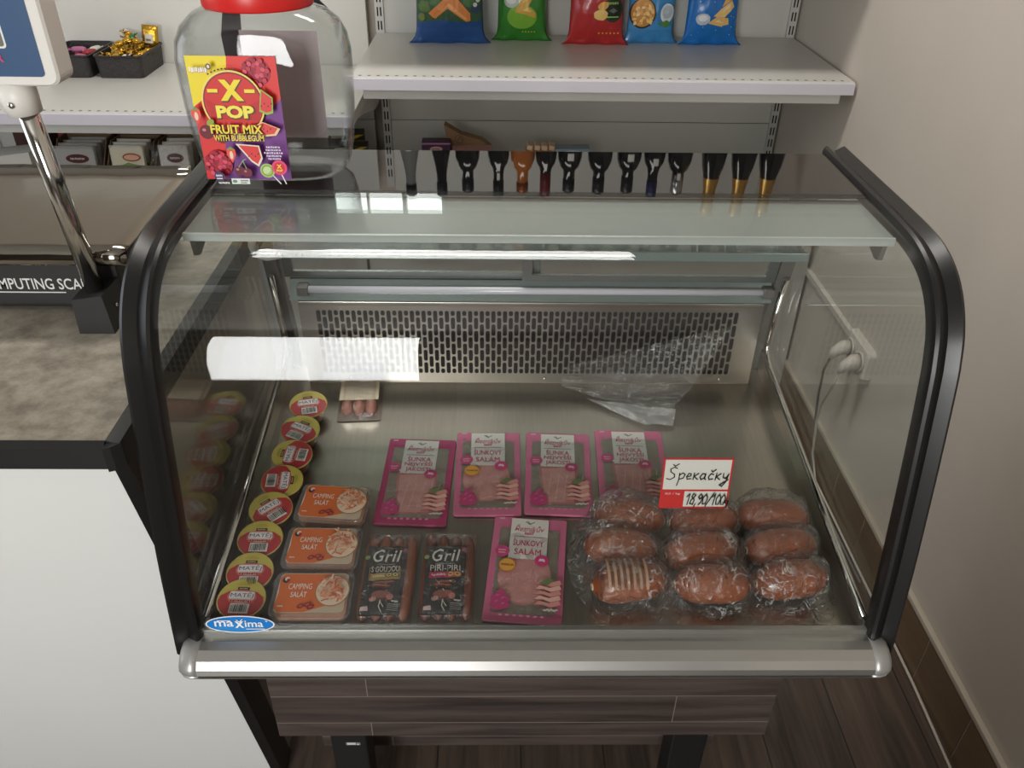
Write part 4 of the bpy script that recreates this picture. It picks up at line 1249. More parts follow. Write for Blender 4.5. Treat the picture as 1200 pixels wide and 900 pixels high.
melon([(-0.006, -0.024), (0.022, -0.026), (0.024, -0.042), (0.018, -0.052), (0.010, -0.046)], (226, 58, 56), (240, 230, 210))
for cx, cy, rr, c in ((-0.037, -0.010, 0.0085, (108, 20, 34)), (-0.020, -0.016, 0.0075, (120, 24, 40)), (-0.006, -0.057, 0.0065, (96, 16, 44)), (0.003, -0.059, 0.006, (112, 22, 52))):
    a.ell(cx, cy, rr, rr, c, 18).ell(cx - rr * .3, cy + rr * .3, rr * .28, rr * .22, (214, 120, 130), 10)
a.line([(-0.006, -0.052), (0.000, -0.044), (0.004, -0.042)], 0.0008, (150, 190, 120)).line([(0.003, -0.054), (0.000, -0.044)], 0.0008, (150, 190, 120))
for cx, cy, rz_ in ((-0.045, 0.010, 0.3), (-0.012, -0.036, -0.1)):
    a.poly([(cx - .005, cy + .006), (cx + .005, cy + .006), (cx + .0055, cy), (cx + .0, cy - .011), (cx - .0055, cy)], (238, 84, 60)).poly([(cx - .005, cy + .006), (cx, cy + .0095), (cx + .005, cy + .006)], (110, 160, 70)).ell(cx, cy - .001, .0022, .005, (246, 214, 190), 12)
a.ell(-0.030, 0.002, 0.005, 0.0035, (150, 170, 60), 14, .6)
a.text('FRUIT MIX', 0.000, -0.0065, 0.062, 0.0115, (70, 50, 20), 0.055).text('FRUIT MIX', -0.0006, -0.0058, 0.061, 0.0105, (250, 226, 64), 0.025)
a.text('WITH BUBBLEGUM', 0.001, -0.0165, 0.060, 0.0078, (70, 50, 20), 0.05).text('WITH BUBBLEGUM', 0.0006, -0.0160, 0.059, 0.0070, (250, 226, 80), 0.02)
for k, t_ in enumerate(('flavour', 'lollipops', 'with gum centre', 'fruit mix', 'sugar')): a.text(t_, 0.040, -0.0265 - 0.0035 * k, 0.012 + 0.0016 * len(t_) / 2, 0.0026, (232, 222, 236), 0.01)
a.line([(0.034, -0.060), (0.043, -0.0715)], 0.0012, WH).line([(0.0455, -0.060), (0.0495, -0.0715)], 0.0012, WH)
a.ell(0.029, -0.055, 0.0088, 0.0088, (176, 204, 110), 22).ell(0.0275, -0.054, 0.006, 0.0045, (208, 226, 160), 14, .6).ring(0.029, -0.055, 0.0062, 0.0014, (120, 170, 60), 18)
a.ell(0.044, -0.051, 0.0092, 0.0092, (236, 70, 120), 22).ell(0.044, -0.051, 0.0066, 0.0066, (216, 36, 60), 20).text('X', 0.044, -0.0495, 0.006, 0.005, (250, 220, 60), .05).text('POP', 0.044, -0.0545, 0.0075, 0.003, (250, 220, 60), .05)
a.ell(-0.030, -0.0625, 0.0062, 0.0062, (60, 46, 100), 20).text('100', -0.030, -0.0612, 0.008, 0.0032, WH, .03).rect(-0.0335, -0.0655, -0.0265, -0.0642, WH)
a.text('1.6kg', -0.025, -0.0702, 0.014, 0.003, WH, .03).rect(-0.016, -0.0715, 0.006, -0.0645, (236, 238, 232)).ell(-0.012, -0.068, 0.003, 0.002, (90, 150, 110), 10).text('no colours', 0.0, -0.067, 0.010, 0.0022, (80, 90, 80)).text('added', -0.001, -0.0697, 0.008, 0.0018, (80, 90, 80))
o = a.build('front_label', jar, (-0.023, -0.0712, 0.0835), (PI / 2, 0, 0))
o['label'] = 'red, yellow and purple fruit lolly label'
part('rear_label', jar, flat((206, 190, 190)), lambda q: q.box((-0.048, 0.0655, 0.020), (0.052, 0.0660, 0.158)))['label'] = 'pale rear label seen through the jar'
HND = mat('jar_handle_black', (44, 42, 42), 0.5)
part('handle', jar, HND, lambda q: q.rings([[(x - w_ / 2, y, z), (x + w_ / 2, y, z), (x + w_ / 2, y + .003, z), (x - w_ / 2, y + .003, z)] for x, y, z, w_ in ((-0.060, 0.0700, 0.105, .022), (-0.060, 0.0705, 0.15, .026), (-0.055, 0.0690, 0.178, .022), (-0.045, 0.064, 0.200, .016), (-0.02, 0.0665, 0.215, .012), (0.02, 0.0665, 0.216, .012), (0.045, 0.064, 0.203, .012), (0.062, 0.068, 0.185, .012))], smooth=False))['label'] = 'black strap handle behind the jar'

# ================================================================== goods lying in the case
def lay(name, label, cat, x, y, rz, group=None, h=0.0014, tilt=0.0):
    return empty(name, label, cat, (x, y, dz(y) + h), (DT + tilt, 0, rz), group)

# ---- round pate cups along the left side
CUPS = mat('cup_side', (150, 96, 56), 0.4, var=0.15)
FOILW = mat('lid_foil_edge', (206, 190, 120), 0.3, metal=0.4)
def pate_cup(label, x, y, rz, tilt):
    root = empty('pate_cup', label, 'pate cup', (x, y, dz(y) + 0.006), (DT + tilt, 0.06, 0), 'round cups along the left side')
    part('cup_body', root, CUPS, lambda q: q.lathe([(0.0215, 0), (0.0225, 0.002), (0.0265, 0.024), (0.0275, 0.0262)], 28))
    rim = part('lid_rim', root, FOILW, lambda q: q.lathe([(0.0278, 0.0262), (0.0305, 0.0264), (0.0305, 0.0274), (0.029, 0.0280)], 40))
    a = Art(0.00012)
    r = 0.0297
    a.ell(0, 0, r, r, (200, 182, 84), 44)
    a.poly([(r * .985 * math.cos(t), r * .985 * math.sin(t)) for t in [math.radians(190 + 160 * k / 24) for k in range(25)]] + [(.027, .003), (.018, .010), (.006, .0125), (-.006, .0125), (-.018, .010), (-.027, .003)], (182, 50, 54))
    a.ell(0, .002, .0185, .0115, (206, 104, 100), 28).ell(0, .0015, .0165, .0085, (222, 168, 158), 28)
    a.rect(-.0075, .0125, .0075, .0165, (44, 40, 32)).text('brand', 0, .0145, .011, .0022, (214, 196, 120), .01)
    a.rrect(-.0155, -.0012, .0155, .0098, .002, (232, 222, 222)).text('MATĚJ', 0.0, .0044, .0285, .0094, (34, 36, 84), 0)
    a.text('vepřová paštika', 0, -.0042, .026, .0034, (150, 30, 36), .02).rect(.012, -.008, .018, -.0062, (220, 60, 50))
    a.barcode(-.0115, -.0225, .0125, -.0085)
    a.rect(-.009, .0185, .009, .0195, (170, 146, 50)).rect(-.006, .021, .006, .0218, (170, 146, 50))
    a.build('printed_lid', root, (0, 0, 0.0281), (0, 0, rz))
    return root
for lb, x, y, rz, tl_ in (
    ('round red and gold pate cup, rearmost in the row by the left glass', -0.360, 0.462, 0.25, -0.25),
    ('round red and gold pate cup, second from the rear, lid turned slightly right', -0.362, 0.402, -0.40, -0.20),
    ('round red and gold pate cup, third from the rear, gold side facing left', -0.364, 0.346, 1.50, -0.20),
    ('round red and gold pate cup, barcode facing the left glass', -0.368, 0.292, -1.50, -0.20),
    ('round red and gold pate cup beside the rear salad tub, lettering slanting upward', -0.373, 0.238, 0.75, -0.20),
    ('round red and gold pate cup beside the middle salad tub, barcode at its front', -0.376, 0.184, 0.05, -0.18),
    ('round red and gold pate cup beside the front salad tub, upright lettering', -0.377, 0.129, 0.05, -0.18),
    ('round red and gold pate cup, frontmost behind the blue badge', -0.378, 0.086, 0.0, -0.10)):
    pate_cup(lb, x, y, rz, -tl_ * 0.35)

# ---- salad tubs
ORL = (226, 112, 52)
def tub(label, x, y, rz, seed):
    root = lay('salad_tub', label, 'salad tub', x, y, rz, 'orange labelled salad tubs')
    rr = random.Random(seed)
    o = lambda k, z: [(p[0], p[1], z) for p in rrect_pts(0.0515 * k, 0.0352 * k, 0.010 * k)]
    q = MB().use(TUBP)
    q.rings([o(.86, 0), o(.96, .022), o(1.0, .0225), o(1.0, .026), o(.94, .0262), o(.91, .0285), o(.89, .0288)], True, True, smooth=False)
    q.build('clear_tub', root)
    sal = part('salad_filling', root, mat('salad_cream', (226, 150, 100), 0.6, var=0.12, scale=90), lambda q: q.rings([o(.82, .0012), o(.88, .019)], smooth=False))
    a = Art(0.00012)
    a.poly(rrect_pts(0.041, 0.0285, 0.006), (206, 186, 160))
    a.poly([(-.041, -.022), (-.041, .022), (-.036, .0275), (.020, .0275), (.012, .018), (.008, .004), (.012, -.010), (.020, -.018), (-.006, -.0275), (-.036, -.0275)], ORL)
    a.poly([(-.041, -.015), (-.0395, .0), (-.041, .022)], (236, 220, 196))
    a.ell(-.0335, .0185, .0045, .0045, (60, 50, 48), 16, .4).ell(-.0325, .020, .003, .003, (236, 236, 232), 12).ell(-.031, .018, .0022, .0026, (190, 40, 40), 10)
    a.text('CAMPING', -.0150, .0090, .028, .0082, (248, 236, 222), 0).text('SALÁT', -.0150, -.0020, .0190, .0095, (248, 236, 222), .012)
    a.text('150 g', -.0335, -.0195, .007, .0026, (248, 236, 222), .02)
    for cx, cy in ((-.010, -.0195), (-.002, -.0175), (.002, -.021)): a.ell(cx, cy, .0045, .0032, (150, 36, 30), 14, .5).ell(cx, cy, .0024, .0016, (206, 90, 70), 10, .5)
    a.ell(.0245, .002, .0205, .0225, (176, 128, 84), 34).ell(.0245, .002, .0192, .0212, (232, 214, 190), 34)
    for k in range(70):
        d, t = .0165 * math.sqrt(rr.random()), rr.uniform(0, 6.28)
        cx, cy, an = .0245 + d * math.cos(t), .002 + d * 1.1 * math.sin(t), rr.uniform(0, 3.14)
        L = rr.uniform(.0022, .0042)
        c_ = rr.choice([(236, 150, 104), (226, 124, 82), (246, 188, 150), (240, 168, 122), (214, 104, 70), (250, 214, 186)])
        a.line([(cx - L * math.cos(an), cy - L * math.sin(an)), (cx, cy + .0006), (cx + L * math.cos(an), cy + L * math.sin(an))], .0017, c_)
    a.warp(lambda x_, y_, z_: Vector((x_ * 1.08, y_ * 1.07, z_)))
    a.build('printed_lid_label', root, (0, 0, 0.0292))
    return root
tub('orange labelled salad tub at the rear, next to the pink ham packs', -0.286, 0.252, -0.09, 1)
tub('orange labelled salad tub in the middle of its stack of three', -0.289, 0.173, -0.02, 2)
tub('orange labelled salad tub at the front glass, beside the badge', -0.2895, 0.0965, 0.0, 3)

# ---- flat pink ham packs
PINK, PINKD = (206, 98, 138), (196, 70, 122)
MAG = (200, 44, 104)
HAMM = mat('ham_slice', (226, 160, 156), 0.4, var=0.06, scale=60)
TRAYG = mat('pack_window_tray', (150, 138, 126), 0.3, var=0.05)
PB = mat('pink_pack_border', (214, 116, 150), 0.32, coat=0.3, var=0.05, scale=50)
PBD = mat('magenta_pack_border', (186, 62, 112), 0.35, coat=0.3)
def swirl(a, x, y, s_, c1, c2):
    """a little fan of folded ham slices"""
    for k in range(5):
        yy = y + s_ * (.30 - .16 * k)
        a.poly([(x - s_ * .34, yy - s_ * .02), (x - s_ * .2, yy + s_ * .12), (x + s_ * .05, yy + s_ * .06), (x + s_ * .3, yy + s_ * .16), (x + s_ * .36, yy + s_ * .02), (x + s_ * .1, yy - s_ * .07), (x - s_ * .1, yy + s_ * .0)], (c1, c2)[k % 2])
        a.line([(x - s_ * .34, yy - s_ * .02), (x - s_ * .1, yy), (x + s_ * .1, yy - s_ * .07), (x + s_ * .36, yy + s_ * .02)], s_ * .02, (176, 104, 104))
def ham_pack(label, x, y, rz, kind, W=0.104, L=0.176, dark=False, h=0.0014):
    root = lay('ham_pack', label, 'ham pack', x, y, rz, 'flat pink ham packs', h)
    w2, l2 = W / 2, L / 2
    part('sealed_tray', root, PBD if dark else PB, lambda q: q.rings([[(p[0], p[1], z) for p in rrect_pts(w2 * k, l2 * k, .004)] for k, z in ((.985, 0), (1, .0008), (1, .0034), (.99, .004))], smooth=False))
    a = Art(0.00012)
    bx, by0, by1 = w2 - .0095, -l2 + .013, l2 - .021
    a.rrect(-bx, by0, bx, by1, .006, TRAYG)
    if kind == 'salam':
        a.ell(-.002, by0 + (by1 - by0) * .42, .0365, .046, (206, 136, 132), 34).ell(-.002, by0 + (by1 - by0) * .43, .0352, .0445, HAMM, 34)
        for k in range(22): a.ell(-.002 + R.uniform(-.026, .026), by0 + (by1 - by0) * .43 + R.uniform(-.034, .034), R.uniform(.0006, .0018), R.uniform(.0005, .0012), R.choice([(236, 184, 178), (214, 142, 140)]), 7)
    else:
        a.poly([(-bx * .55, by0 + .006), (bx * .62, by0 + .008), (bx * .72, by1 - .052), (bx * .5, by1 - .040), (-bx * .5, by1 - .042), (-bx * .72, by1 - .060)], (196, 128, 128))
        a.poly([(-bx * .50, by0 + .010), (bx * .56, by0 + .012), (bx * .64, by1 - .055), (-bx * .62, by1 - .060)], mat('pale_ham_slice', (218, 158, 152), 0.4, var=0.08, scale=50))
        for k in range(5): a.line([(-bx * .4 + .012 * k, by0 + .016), (-bx * .25 + .012 * k, by0 + .07)], .0009, (234, 196, 188))
        a.ell(-bx * .55, by1 - .048, .0062, .0062, (226, 226, 220), 18).ell(-bx * .52, by1 - .048, .004, .0034, (150, 40, 50), 12, .5).ell(-bx * .58, by1 - .0465, .0025, .002, (60, 60, 60), 10)
    # white title card with a toothed lower edge
    cx0, cx1, cy0, cy1 = -.027, .026, l2 - .078, l2 - .005
    n = 16
    pts = [(cx1, cy1), (cx0, cy1)] + [(cx0 + (cx1 - cx0) * i / n, cy0 + (.0012 if i % 2 else 0)) for i in range(n + 1)]
    a.poly(pts, (232, 226, 220))
    m_ = (cx0 + cx1) / 2
    a.line([(m_ - .006, cy1 - .0055), (m_, cy1 - .010), (m_ + .006, cy1 - .0055)], .0014, (120, 112, 110)).line([(m_ - .0035, cy1 - .0045), (m_, cy1 - .0085)], .001, (120, 112, 110))
    a.text('Řezníkův', m_, cy1 - .0172, .042, .0125, MAG, 0, .3).text('talíř', m_, cy1 - .0265, .014, .0062, MAG, .02)
    a.rect(cx0 + .005, cy1 - .0338, cx1 - .005, cy1 - .0328, (150, 120, 130))
    if kind == 'salam':
        a.text('ŠUNKOVÝ', m_, cy1 - .0435, .043, .0130, MAG, .004).text('SALÁM', m_, cy1 - .0590, .037, .0130, MAG, 0)
    else:
        a.text('ŠUNKA', m_, cy1 - .0415, .036, .0115, MAG, .004).text('NEJVYŠŠÍ', m_, cy1 - .0535, .043, .0110, MAG, .004).text('JAKOSTI', m_, cy1 - .0655, .038, .0105, MAG, .004)
    # badges
    a.ell(-bx + .007, cy0 + .012, .0098, .0098, (204, 70, 124), 24).text('98 %', -bx + .007, cy0 + .0135, .011, .0032, (236, 190, 206), .02).text('masa', -bx + .007, cy0 + .009, .010, .0028, (236, 190, 206), .02)
    a.ell(cx1 - .006, cy0 - .001, .0098, .0092, (208, 60, 120), 24).poly([(cx1 - .011, cy0 - .003), (cx1 - .009, cy0 + .002), (cx1 - .003, cy0 + .002), (cx1 - .001, cy0 - .0015), (cx1 - .003, cy0 - .004), (cx1 - .004, cy0 - .002), (cx1 - .009, cy0 - .002)], (240, 210, 222))
    if kind == 'salam':
        a.ell(-bx + .016, cy0 - .012, .0115, .0112, (214, 136, 50), 26).ell(-bx + .016, cy0 - .012, .0103, .0100, (232, 168, 74), 26).text('PREMIUM', -bx + .016, cy0 - .012, .017, .0038, (150, 80, 20), .02)
    # magenta folded shape, lower left, and folded slices, lower right
    px, py = -bx + .012, by0 + .014
    for dx, dy_, rr_ in ((0, .014, .0065), (-.005, .005, .0085), (.004, .003, .0085), (-.002, -.004, .0105), (.007, -.005, .006), (-.0075, -.006, .006)):
        a.ell(px + dx, py + dy_, rr_, rr_ * .9, PINKD, 16, wob=.06)
    for dx, dy_ in ((-.004, .010), (.003, .006), (-.005, .0), (.004, -.003)): a.ell(px + dx, py + dy_, .003, .0014, (214, 110, 152), 10, .6)
    swirl(a, bx - .012, by0 + .030, .052, (222, 150, 142), (236, 182, 170))
    a.poly([(bx - .024, by0 + .046), (bx - .012, by0 + .056), (bx - .004, by0 + .052), (bx - .012, by0 + .044)], (110, 130, 84))
    for k in range(6): a.ell(bx - .014 + .003 * k, by0 + .004 + .001 * (k % 2), .0024, .0016, (214, 204, 196), 8, .7 * k)
    a.text('tip', -bx + .002, l2 - .011, .008, .0044, (236, 190, 210), .01)
    for k in range(7): a.rect(-bx + .012 + k * .009, -l2 + .0035, -bx + .0165 + k * .009, -l2 + .0065, (222, 140, 174))
    a.build('printed_film', root, (0, 0, 0.0042))
    def film(q):
        def f(u, v):
            px_, py_ = (u - .5) * 2 * bx * 1.02, by0 + (by1 - by0) * v
            e = min(u, 1 - u, v, 1 - v)
            return (px_, py_, .0056 + .0022 * min(1, e * 7) + .0009 * noise.noise(Vector((px_ * 70 + x * 50, py_ * 40, y * 9))))
        q.grid(f, 18, 26)
    part('clear_film', root, FILMS, film)
    return root
ham_pack('magenta bordered ham pack at the left end of the rear row', -0.1735, 0.320, -0.045, 'sunka', 0.106, 0.178, True)
ham_pack('pink ham salami pack with orange seal in the rear row', -0.0655, 0.337, 0.0, 'salam', 0.100, 0.176)
ham_pack('pink ham pack between the rear salami pack and the right-hand one', 0.0425, 0.337, -0.045, 'sunka', 0.101, 0.174)
ham_pack('pink ham pack at the right end of the rear row, by the price card', 0.1580, 0.345, -0.03, 'sunka', 0.108, 0.172)
ham_pack('pink ham salami pack alone in front, beside the grill sausages', -0.0105, 0.156, -0.10, 'salam', 0.104, 0.178)

# ---- grill sausage packs
SAUS = mat('grill_sausage_skin', (150, 84, 52), 0.35, var=0.12, scale=25, coat=0.2)
SAUSD = mat('dark_grill_sausage_skin', (122, 62, 40), 0.35, var=0.12, scale=25, coat=0.2)
def sausage_mesh(q, L, r, bend=0.0, n=14, x=0, y=0, z=0):
    pts, rad = [], []
    for i in range(n + 1):
        t = -1 + 2 * i / n
        pts.append((x + bend * (1 - t * t), y + t * L / 2, z))
        rad.append(r * max(.12, (1 - abs(t) ** 7) ** .5))
    q.tube(pts, rad, 14)
def gril_pack(label, x, y, rz, skin, title, accent, tail):
    root = lay('sausage_pack', label, 'sausage pack', x, y, rz, 'black labelled grill sausage packs')
    part('backing_film', root, mat('backing_film', (170, 150, 138), 0.3), lambda q: q.rings([[(p[0], p[1], z) for p in rrect_pts(.0365, .077, .005)] for z in (0, .0008)], smooth=False))
    for k in range(4):
        part('sausage', root, skin, lambda q: sausage_mesh(q, .140 + R.uniform(-.003, .003), .0090, .0006 * (k - 1.5), 18, (k - 1.5) * .0171, -.004, .0098))
    a = Art(0.00013)
    K = (30, 27, 26)
    a.poly([(-.0265, -.068), (.0265, -.066), (.0270, .0440), (.020, .0455), (-.012, .0435), (-.0275, .0455)], K)
    CRM = (238, 232, 222)
    a.line([(-.006, .0418), (0, .0428), (.006, .0418)], .0008, (170, 160, 150))
    a.text('Gril', .0, .0285, .038, .0205, CRM, .012, .2, 0, 0, 1.12)
    a.line([(-.012, .0145), (.0, .0135), (.012, .0145)], .0007, (200, 190, 180))
    if tail == 'gouda':
        a.line([(-.0205, .0075), (-.0195, -.013), (.0205, -.009), (.0195, .0105), (-.0205, .0075)], .0009, (190, 150, 84))
        a.text('S GOUDOU', .0, .0062, .037, .0095, CRM, .0, 0, .06)
        a.poly([(-.0185, -.0125), (-.0185, -.002), (.0195, .0015), (.0195, -.0090)], (196, 158, 84)).text('klobásky', -.007, -.0058, .016, .0042, (250, 236, 200), .01, 0, .06)
        for dx in (.006, .0145): a.ell(dx, -.0035, .0052, .0040, (90, 74, 34), 18).ell(dx, -.0035, .0040, .0029, (214, 196, 110), 16).ell(dx, -.0035, .0016, .0011, (90, 74, 34), 10)
    else:
        a.text('PIRI-PIRI', .0, .0068, .040, .0095, CRM, .0, 0, .02)
        a.poly([(-.021, -.0105), (-.0205, .0), (.0185, .0015), (.0185, -.0080)], (196, 40, 84)).text('s papričkou', -.0075, -.0045, .020, .0040, (248, 214, 226), .01, 0, .03)
        for dx in (.0075, .0165): a.ell(dx, -.0035, .0056, .0046, (214, 120, 60), 18).ell(dx, -.0035, .0040, .0031, (236, 190, 120), 16).ell(dx, -.0035, .0020, .0014, (150, 60, 30), 10)
    a.ell(-.026, .0235, .0046, .0046, (40, 50, 36), 16).ell(-.026, .0235, .0034, .0034, (150, 170, 90), 14).ell(.0235, .037, .0030, .0030, (170, 50, 50), 14)
    for dx, dy_, an, ln in ((.0, -.017, .12, .030), (-.004, -.0225, -.05, .030)):
        a.ell(dx, dy_, ln / 2, .0032, (104, 46, 34), 20, an).ell(dx + .002, dy_ + .001, ln / 2 * .8, .0012, (176, 104, 80), 16, an)
    a.ell(-.001, -.038, .0150, .0090, (96, 46, 40), 26, .1).ell(-.001, -.036, .0125, .0058, (160, 96, 84), 22, .1).ell(-.0105, -.0435, .0050, .0038, (206, 150, 140), 14).ell(.0115, -.040, .0045, .0050, (190, 120, 110), 14)
    for k in range(9): a.ell(R.uniform(-.024, .024), R.uniform(-.060, -.016), R.uniform(.0008, .0028), .0006, R.choice([(214, 204, 190), (150, 140, 120), (120, 132, 84)]), 8, R.uniform(0, 3))
    a.line([(0, -.046), (-.001, -.056), (.003, -.063)], .0011, (226, 220, 210)).line([(0, -.048), (.005, -.056)], .0008, (226, 220, 210))
    a.poly([(-.024, -.058), (-.015, -.0555), (-.014, -.0625), (-.024, -.064)], (220, 190, 190)).text('280 g', .019, -.0475, .009, .0030, CRM, .02)
    for k in range(4): a.rect(.010, -.0530 - .003 * k, .024, -.0520 - .003 * k, (150, 144, 138))
    a.cut((1, 0, 0), .004, -.03, .03)
    def wp(px, py, pz):
        k = min(3, max(0, round((px - .0035) / .0171 + 1.5)))
        d = px - .0035 - (k - 1.5) * .0171
        return Vector((px - .0035, py - .004, .0165 + math.sqrt(max(0, .0090 ** 2 - d * d)) * .30 + pz))
    a.warp(wp)
    a.build('black_label', root)['label'] = 'black printed label'
    def film(q):
        def f(u, v):
            px_, py_ = (u - .5) * .073, (v - .5) * .154
            k = min(3, max(0, round(px_ / .0171 + 1.5)))
            d = px_ - (k - 1.5) * .0171
            top = .0197 + .30 * math.sqrt(max(0, .0090 ** 2 - d * d))
            e = min(1, max(0, .0745 - abs(py_ + .004)) * 90) * min(1, (.0365 - abs(px_)) * 160)
            return (px_, py_, .0012 + (top - .0012) * max(0, e) + .0008 * noise.noise(Vector((px_ * 90, py_ * 60, x * 30))))
        q.grid(f, 36, 40)
    part('clear_film', root, FILM, film)
    return root
gril_pack('grill sausage pack with gold accents, left of the dark one', -0.1970, 0.1395, -0.02, SAUS, 'gouda', None, 'gouda')
gril_pack('darker grill sausage pack with red accents, next to the front ham pack', -0.1170, 0.1410, -0.01, SAUSD, 'piri', None, 'piri')

# ---- small sausage pack at the rear left
root = lay('sausage_pack', 'small sausage pack with cream label at the rear left corner', 'sausage pack', -0.282, 0.500, 0.06)
part('backing_film', root, mat('backing_film', (170, 150, 138), 0.3), lambda q: q.rings([[(p[0], p[1], z) for p in rrect_pts(.036, .045, .005)] for z in (0, .0008)], smooth=False))
for k in range(3):
    part('sausage', root, mat('pale_sausage_skin', (176, 112, 92), 0.35, var=0.1, scale=25), lambda q: sausage_mesh(q, .076, .0098, 0, 14, (k - 1) * .0200, -.002, .0108))
part('cream_label', root, flat((226, 206, 178)), lambda q: q.box((-.032, -.016, .0212), (.032, .036, .0217)))
part('clear_film', root, FILM, lambda q: q.grid(lambda u, v: ((u - .5) * .072, (v - .5) * .09, .0015 + .0225 * min(1, 7 * min(u, 1 - u)) * min(1, 8 * min(v, 1 - v)) + .0006 * noise.noise(Vector((u * 9, v * 9, 3)))), 20, 24))

# ---- plump sausages in a clear bag
PLUMP = mat('plump_sausage_skin', (152, 74, 26), 0.36, var=0.22, scale=30, coat=0.25)
SPOTS = [(0.122, 0.110, 0.12, 'front left, under the white netting marks'), (0.231, 0.107, -0.05, 'front middle'), (0.338, 0.115, 0.12, 'front right'),
         (0.117, 0.168, -0.16, 'left of the middle row'), (0.226, 0.161, 0.12, 'centre of the bag'), (0.338, 0.169, 0.10, 'right of the middle row'),
         (0.136, 0.223, -0.14, 'rear left, beside the price card'), (0.240, 0.216, 0.06, 'rear, under the price card'), (0.341, 0.224, -0.14, 'rear right')]
pr = None
for x, y, rz, where in SPOTS:
    lb = 'plump brown sausage, %s, in the clear bag' % where
    if pr is None:
        pr = empty('plump_sausage', lb, 'sausage', (x, y, dz(y) + 0.0290), (0, DT * 0, rz), 'plump sausages in the clear bag')
        def pl(q):
            pts, rad = [], []
            for i in range(21):
                t = -1 + 2 * i / 20
                pts.append((t * .049, .004 * (1 - t * t) - .002, .001 * math.sin(3 * t)))
                rad.append(.0255 * max(.16, (1 - abs(t) ** 3.2) ** .5) * (1 + .02 * math.sin(i * 1.7)))
            q.tube(pts, rad, 20)
        part('skin', pr, PLUMP, pl)
        for sg in (-1, 1):
            part('string_tie', pr, mat('butcher_string', (196, 186, 166), 0.8), lambda q: q.rings([[(sg * .0485 + .0016 * math.cos(2 * PI * j / 6), (.0042 + .0012 * math.sin(2 * PI * j / 6)) * math.cos(t), (.0042 + .0012 * math.sin(2 * PI * j / 6)) * math.sin(t)) for j in range(6)] for t in [2 * PI * i / 12 for i in range(13)]], False, False))
    else:
        c = copy_tree(pr)
        c.location, c.rotation_euler = (x, y, dz(y) + 0.0290), (R.uniform(-.6, .6), 0, rz)
        c['label'] = lb
bag = empty('sausage_bag', 'crinkled clear plastic bag full of plump sausages', 'plastic bag', (0.23, 0.165, dz(0.165)))
def bagf(q):
    def top(x, y):
        h = 0
        for sx, sy, rz, _ in SPOTS:
            c_, s_ = math.cos(rz), math.sin(rz)
            u, v = (x - sx) * c_ + (y - sy) * s_, -(x - sx) * s_ + (y - sy) * c_
            k = 1 - (u / .060) ** 2 - (v / .038) ** 2
            if k > 0: h = max(h, .060 * k ** .33)
        return h
    N, Mv = 110, 72
    V = []
    for i in range(N + 1):
        row = []
        for j in range(Mv + 1):
            u, v = -1 + 2 * i / N, -1 + 2 * j / Mv
            # square to rounded outline
            e = 1 - .16 * (u * v) ** 2
            ang = math.atan2(v, u)
            wob = 1 + .05 * noise.noise(Vector((math.cos(ang) * 2.2, math.sin(ang) * 2.2, 4)))
            x, y = .232 + u * e * .184 * wob, .166 + v * e * .107 * wob
            y = min(max(y, .0585), .40)
            x = min(x, .406)
            edge = min(1.0, max(0.0, (1 - max(abs(u), abs(v))) * 7))
            h = top(x, y)
            pn = Vector((x * 34, y * 34, 2.0))
            ridge = 1 - abs(noise.noise(pn)) * 2
            crn = .0042 * max(0, ridge) + .0034 * abs(noise.noise(pn * 2.1)) + .002 * noise.noise(pn * 4.3)
            z = .0012 + edge * (.0030 + h + crn + .002) + (1 - edge) * .004 * abs(noise.noise(pn * 1.5))
            row.append(q.bm.verts.new((x - .23, y - .165, dz(y) + z - dz(.165))))
        V.append(row)
    # smooth the heights a little so that the film spans the gaps
    for _ in range(1):
        zz = [[V[i][j].co.z for j in range(Mv + 1)] for i in range(N + 1)]
        for i in range(1, N):
            for j in range(1, Mv):
                V[i][j].co.z = max(zz[i][j] * .55 + .1125 * (zz[i - 1][j] + zz[i + 1][j] + zz[i][j - 1] + zz[i][j + 1]), zz[i][j] - .0008)
    for i in range(N):
        for j in range(Mv):
            f = q.bm.faces.new((V[i][j], V[i + 1][j], V[i + 1][j + 1], V[i][j + 1]))
            f.smooth = False
BAGF = pane('bag_film', (0.965, 0.96, 0.95), 2.4, 0.10, bump=1.0, scale=60, white=0.03, crease_glint=0.55, cscale=34)
part('film', bag, BAGF, bagf)['label'] = 'clear crinkled film'
# white net print on the left end of the bag
a = Art(0.0002)
for k in range(7): a.rect(-.028 + .008 * k, -.020, -.0245 + .008 * k, .018, mat('net_print', (176, 140, 112), 0.5), .08)
a.cut((1, 0, 0), .006, -.05, .05).cut((0, 1, 0), .006, -.05, .05)
sx, sy = 0.118, 0.102
a.warp(lambda px, py, pz: Vector((sx + px - .23, sy + py - .165, dz(sy + py) - dz(.165) + .0325 + math.sqrt(max(.00005, .0290 ** 2 - (py - .006) ** 2)) + pz + .004)))
a.build('net_print', bag)['label'] = 'pale stripe print'

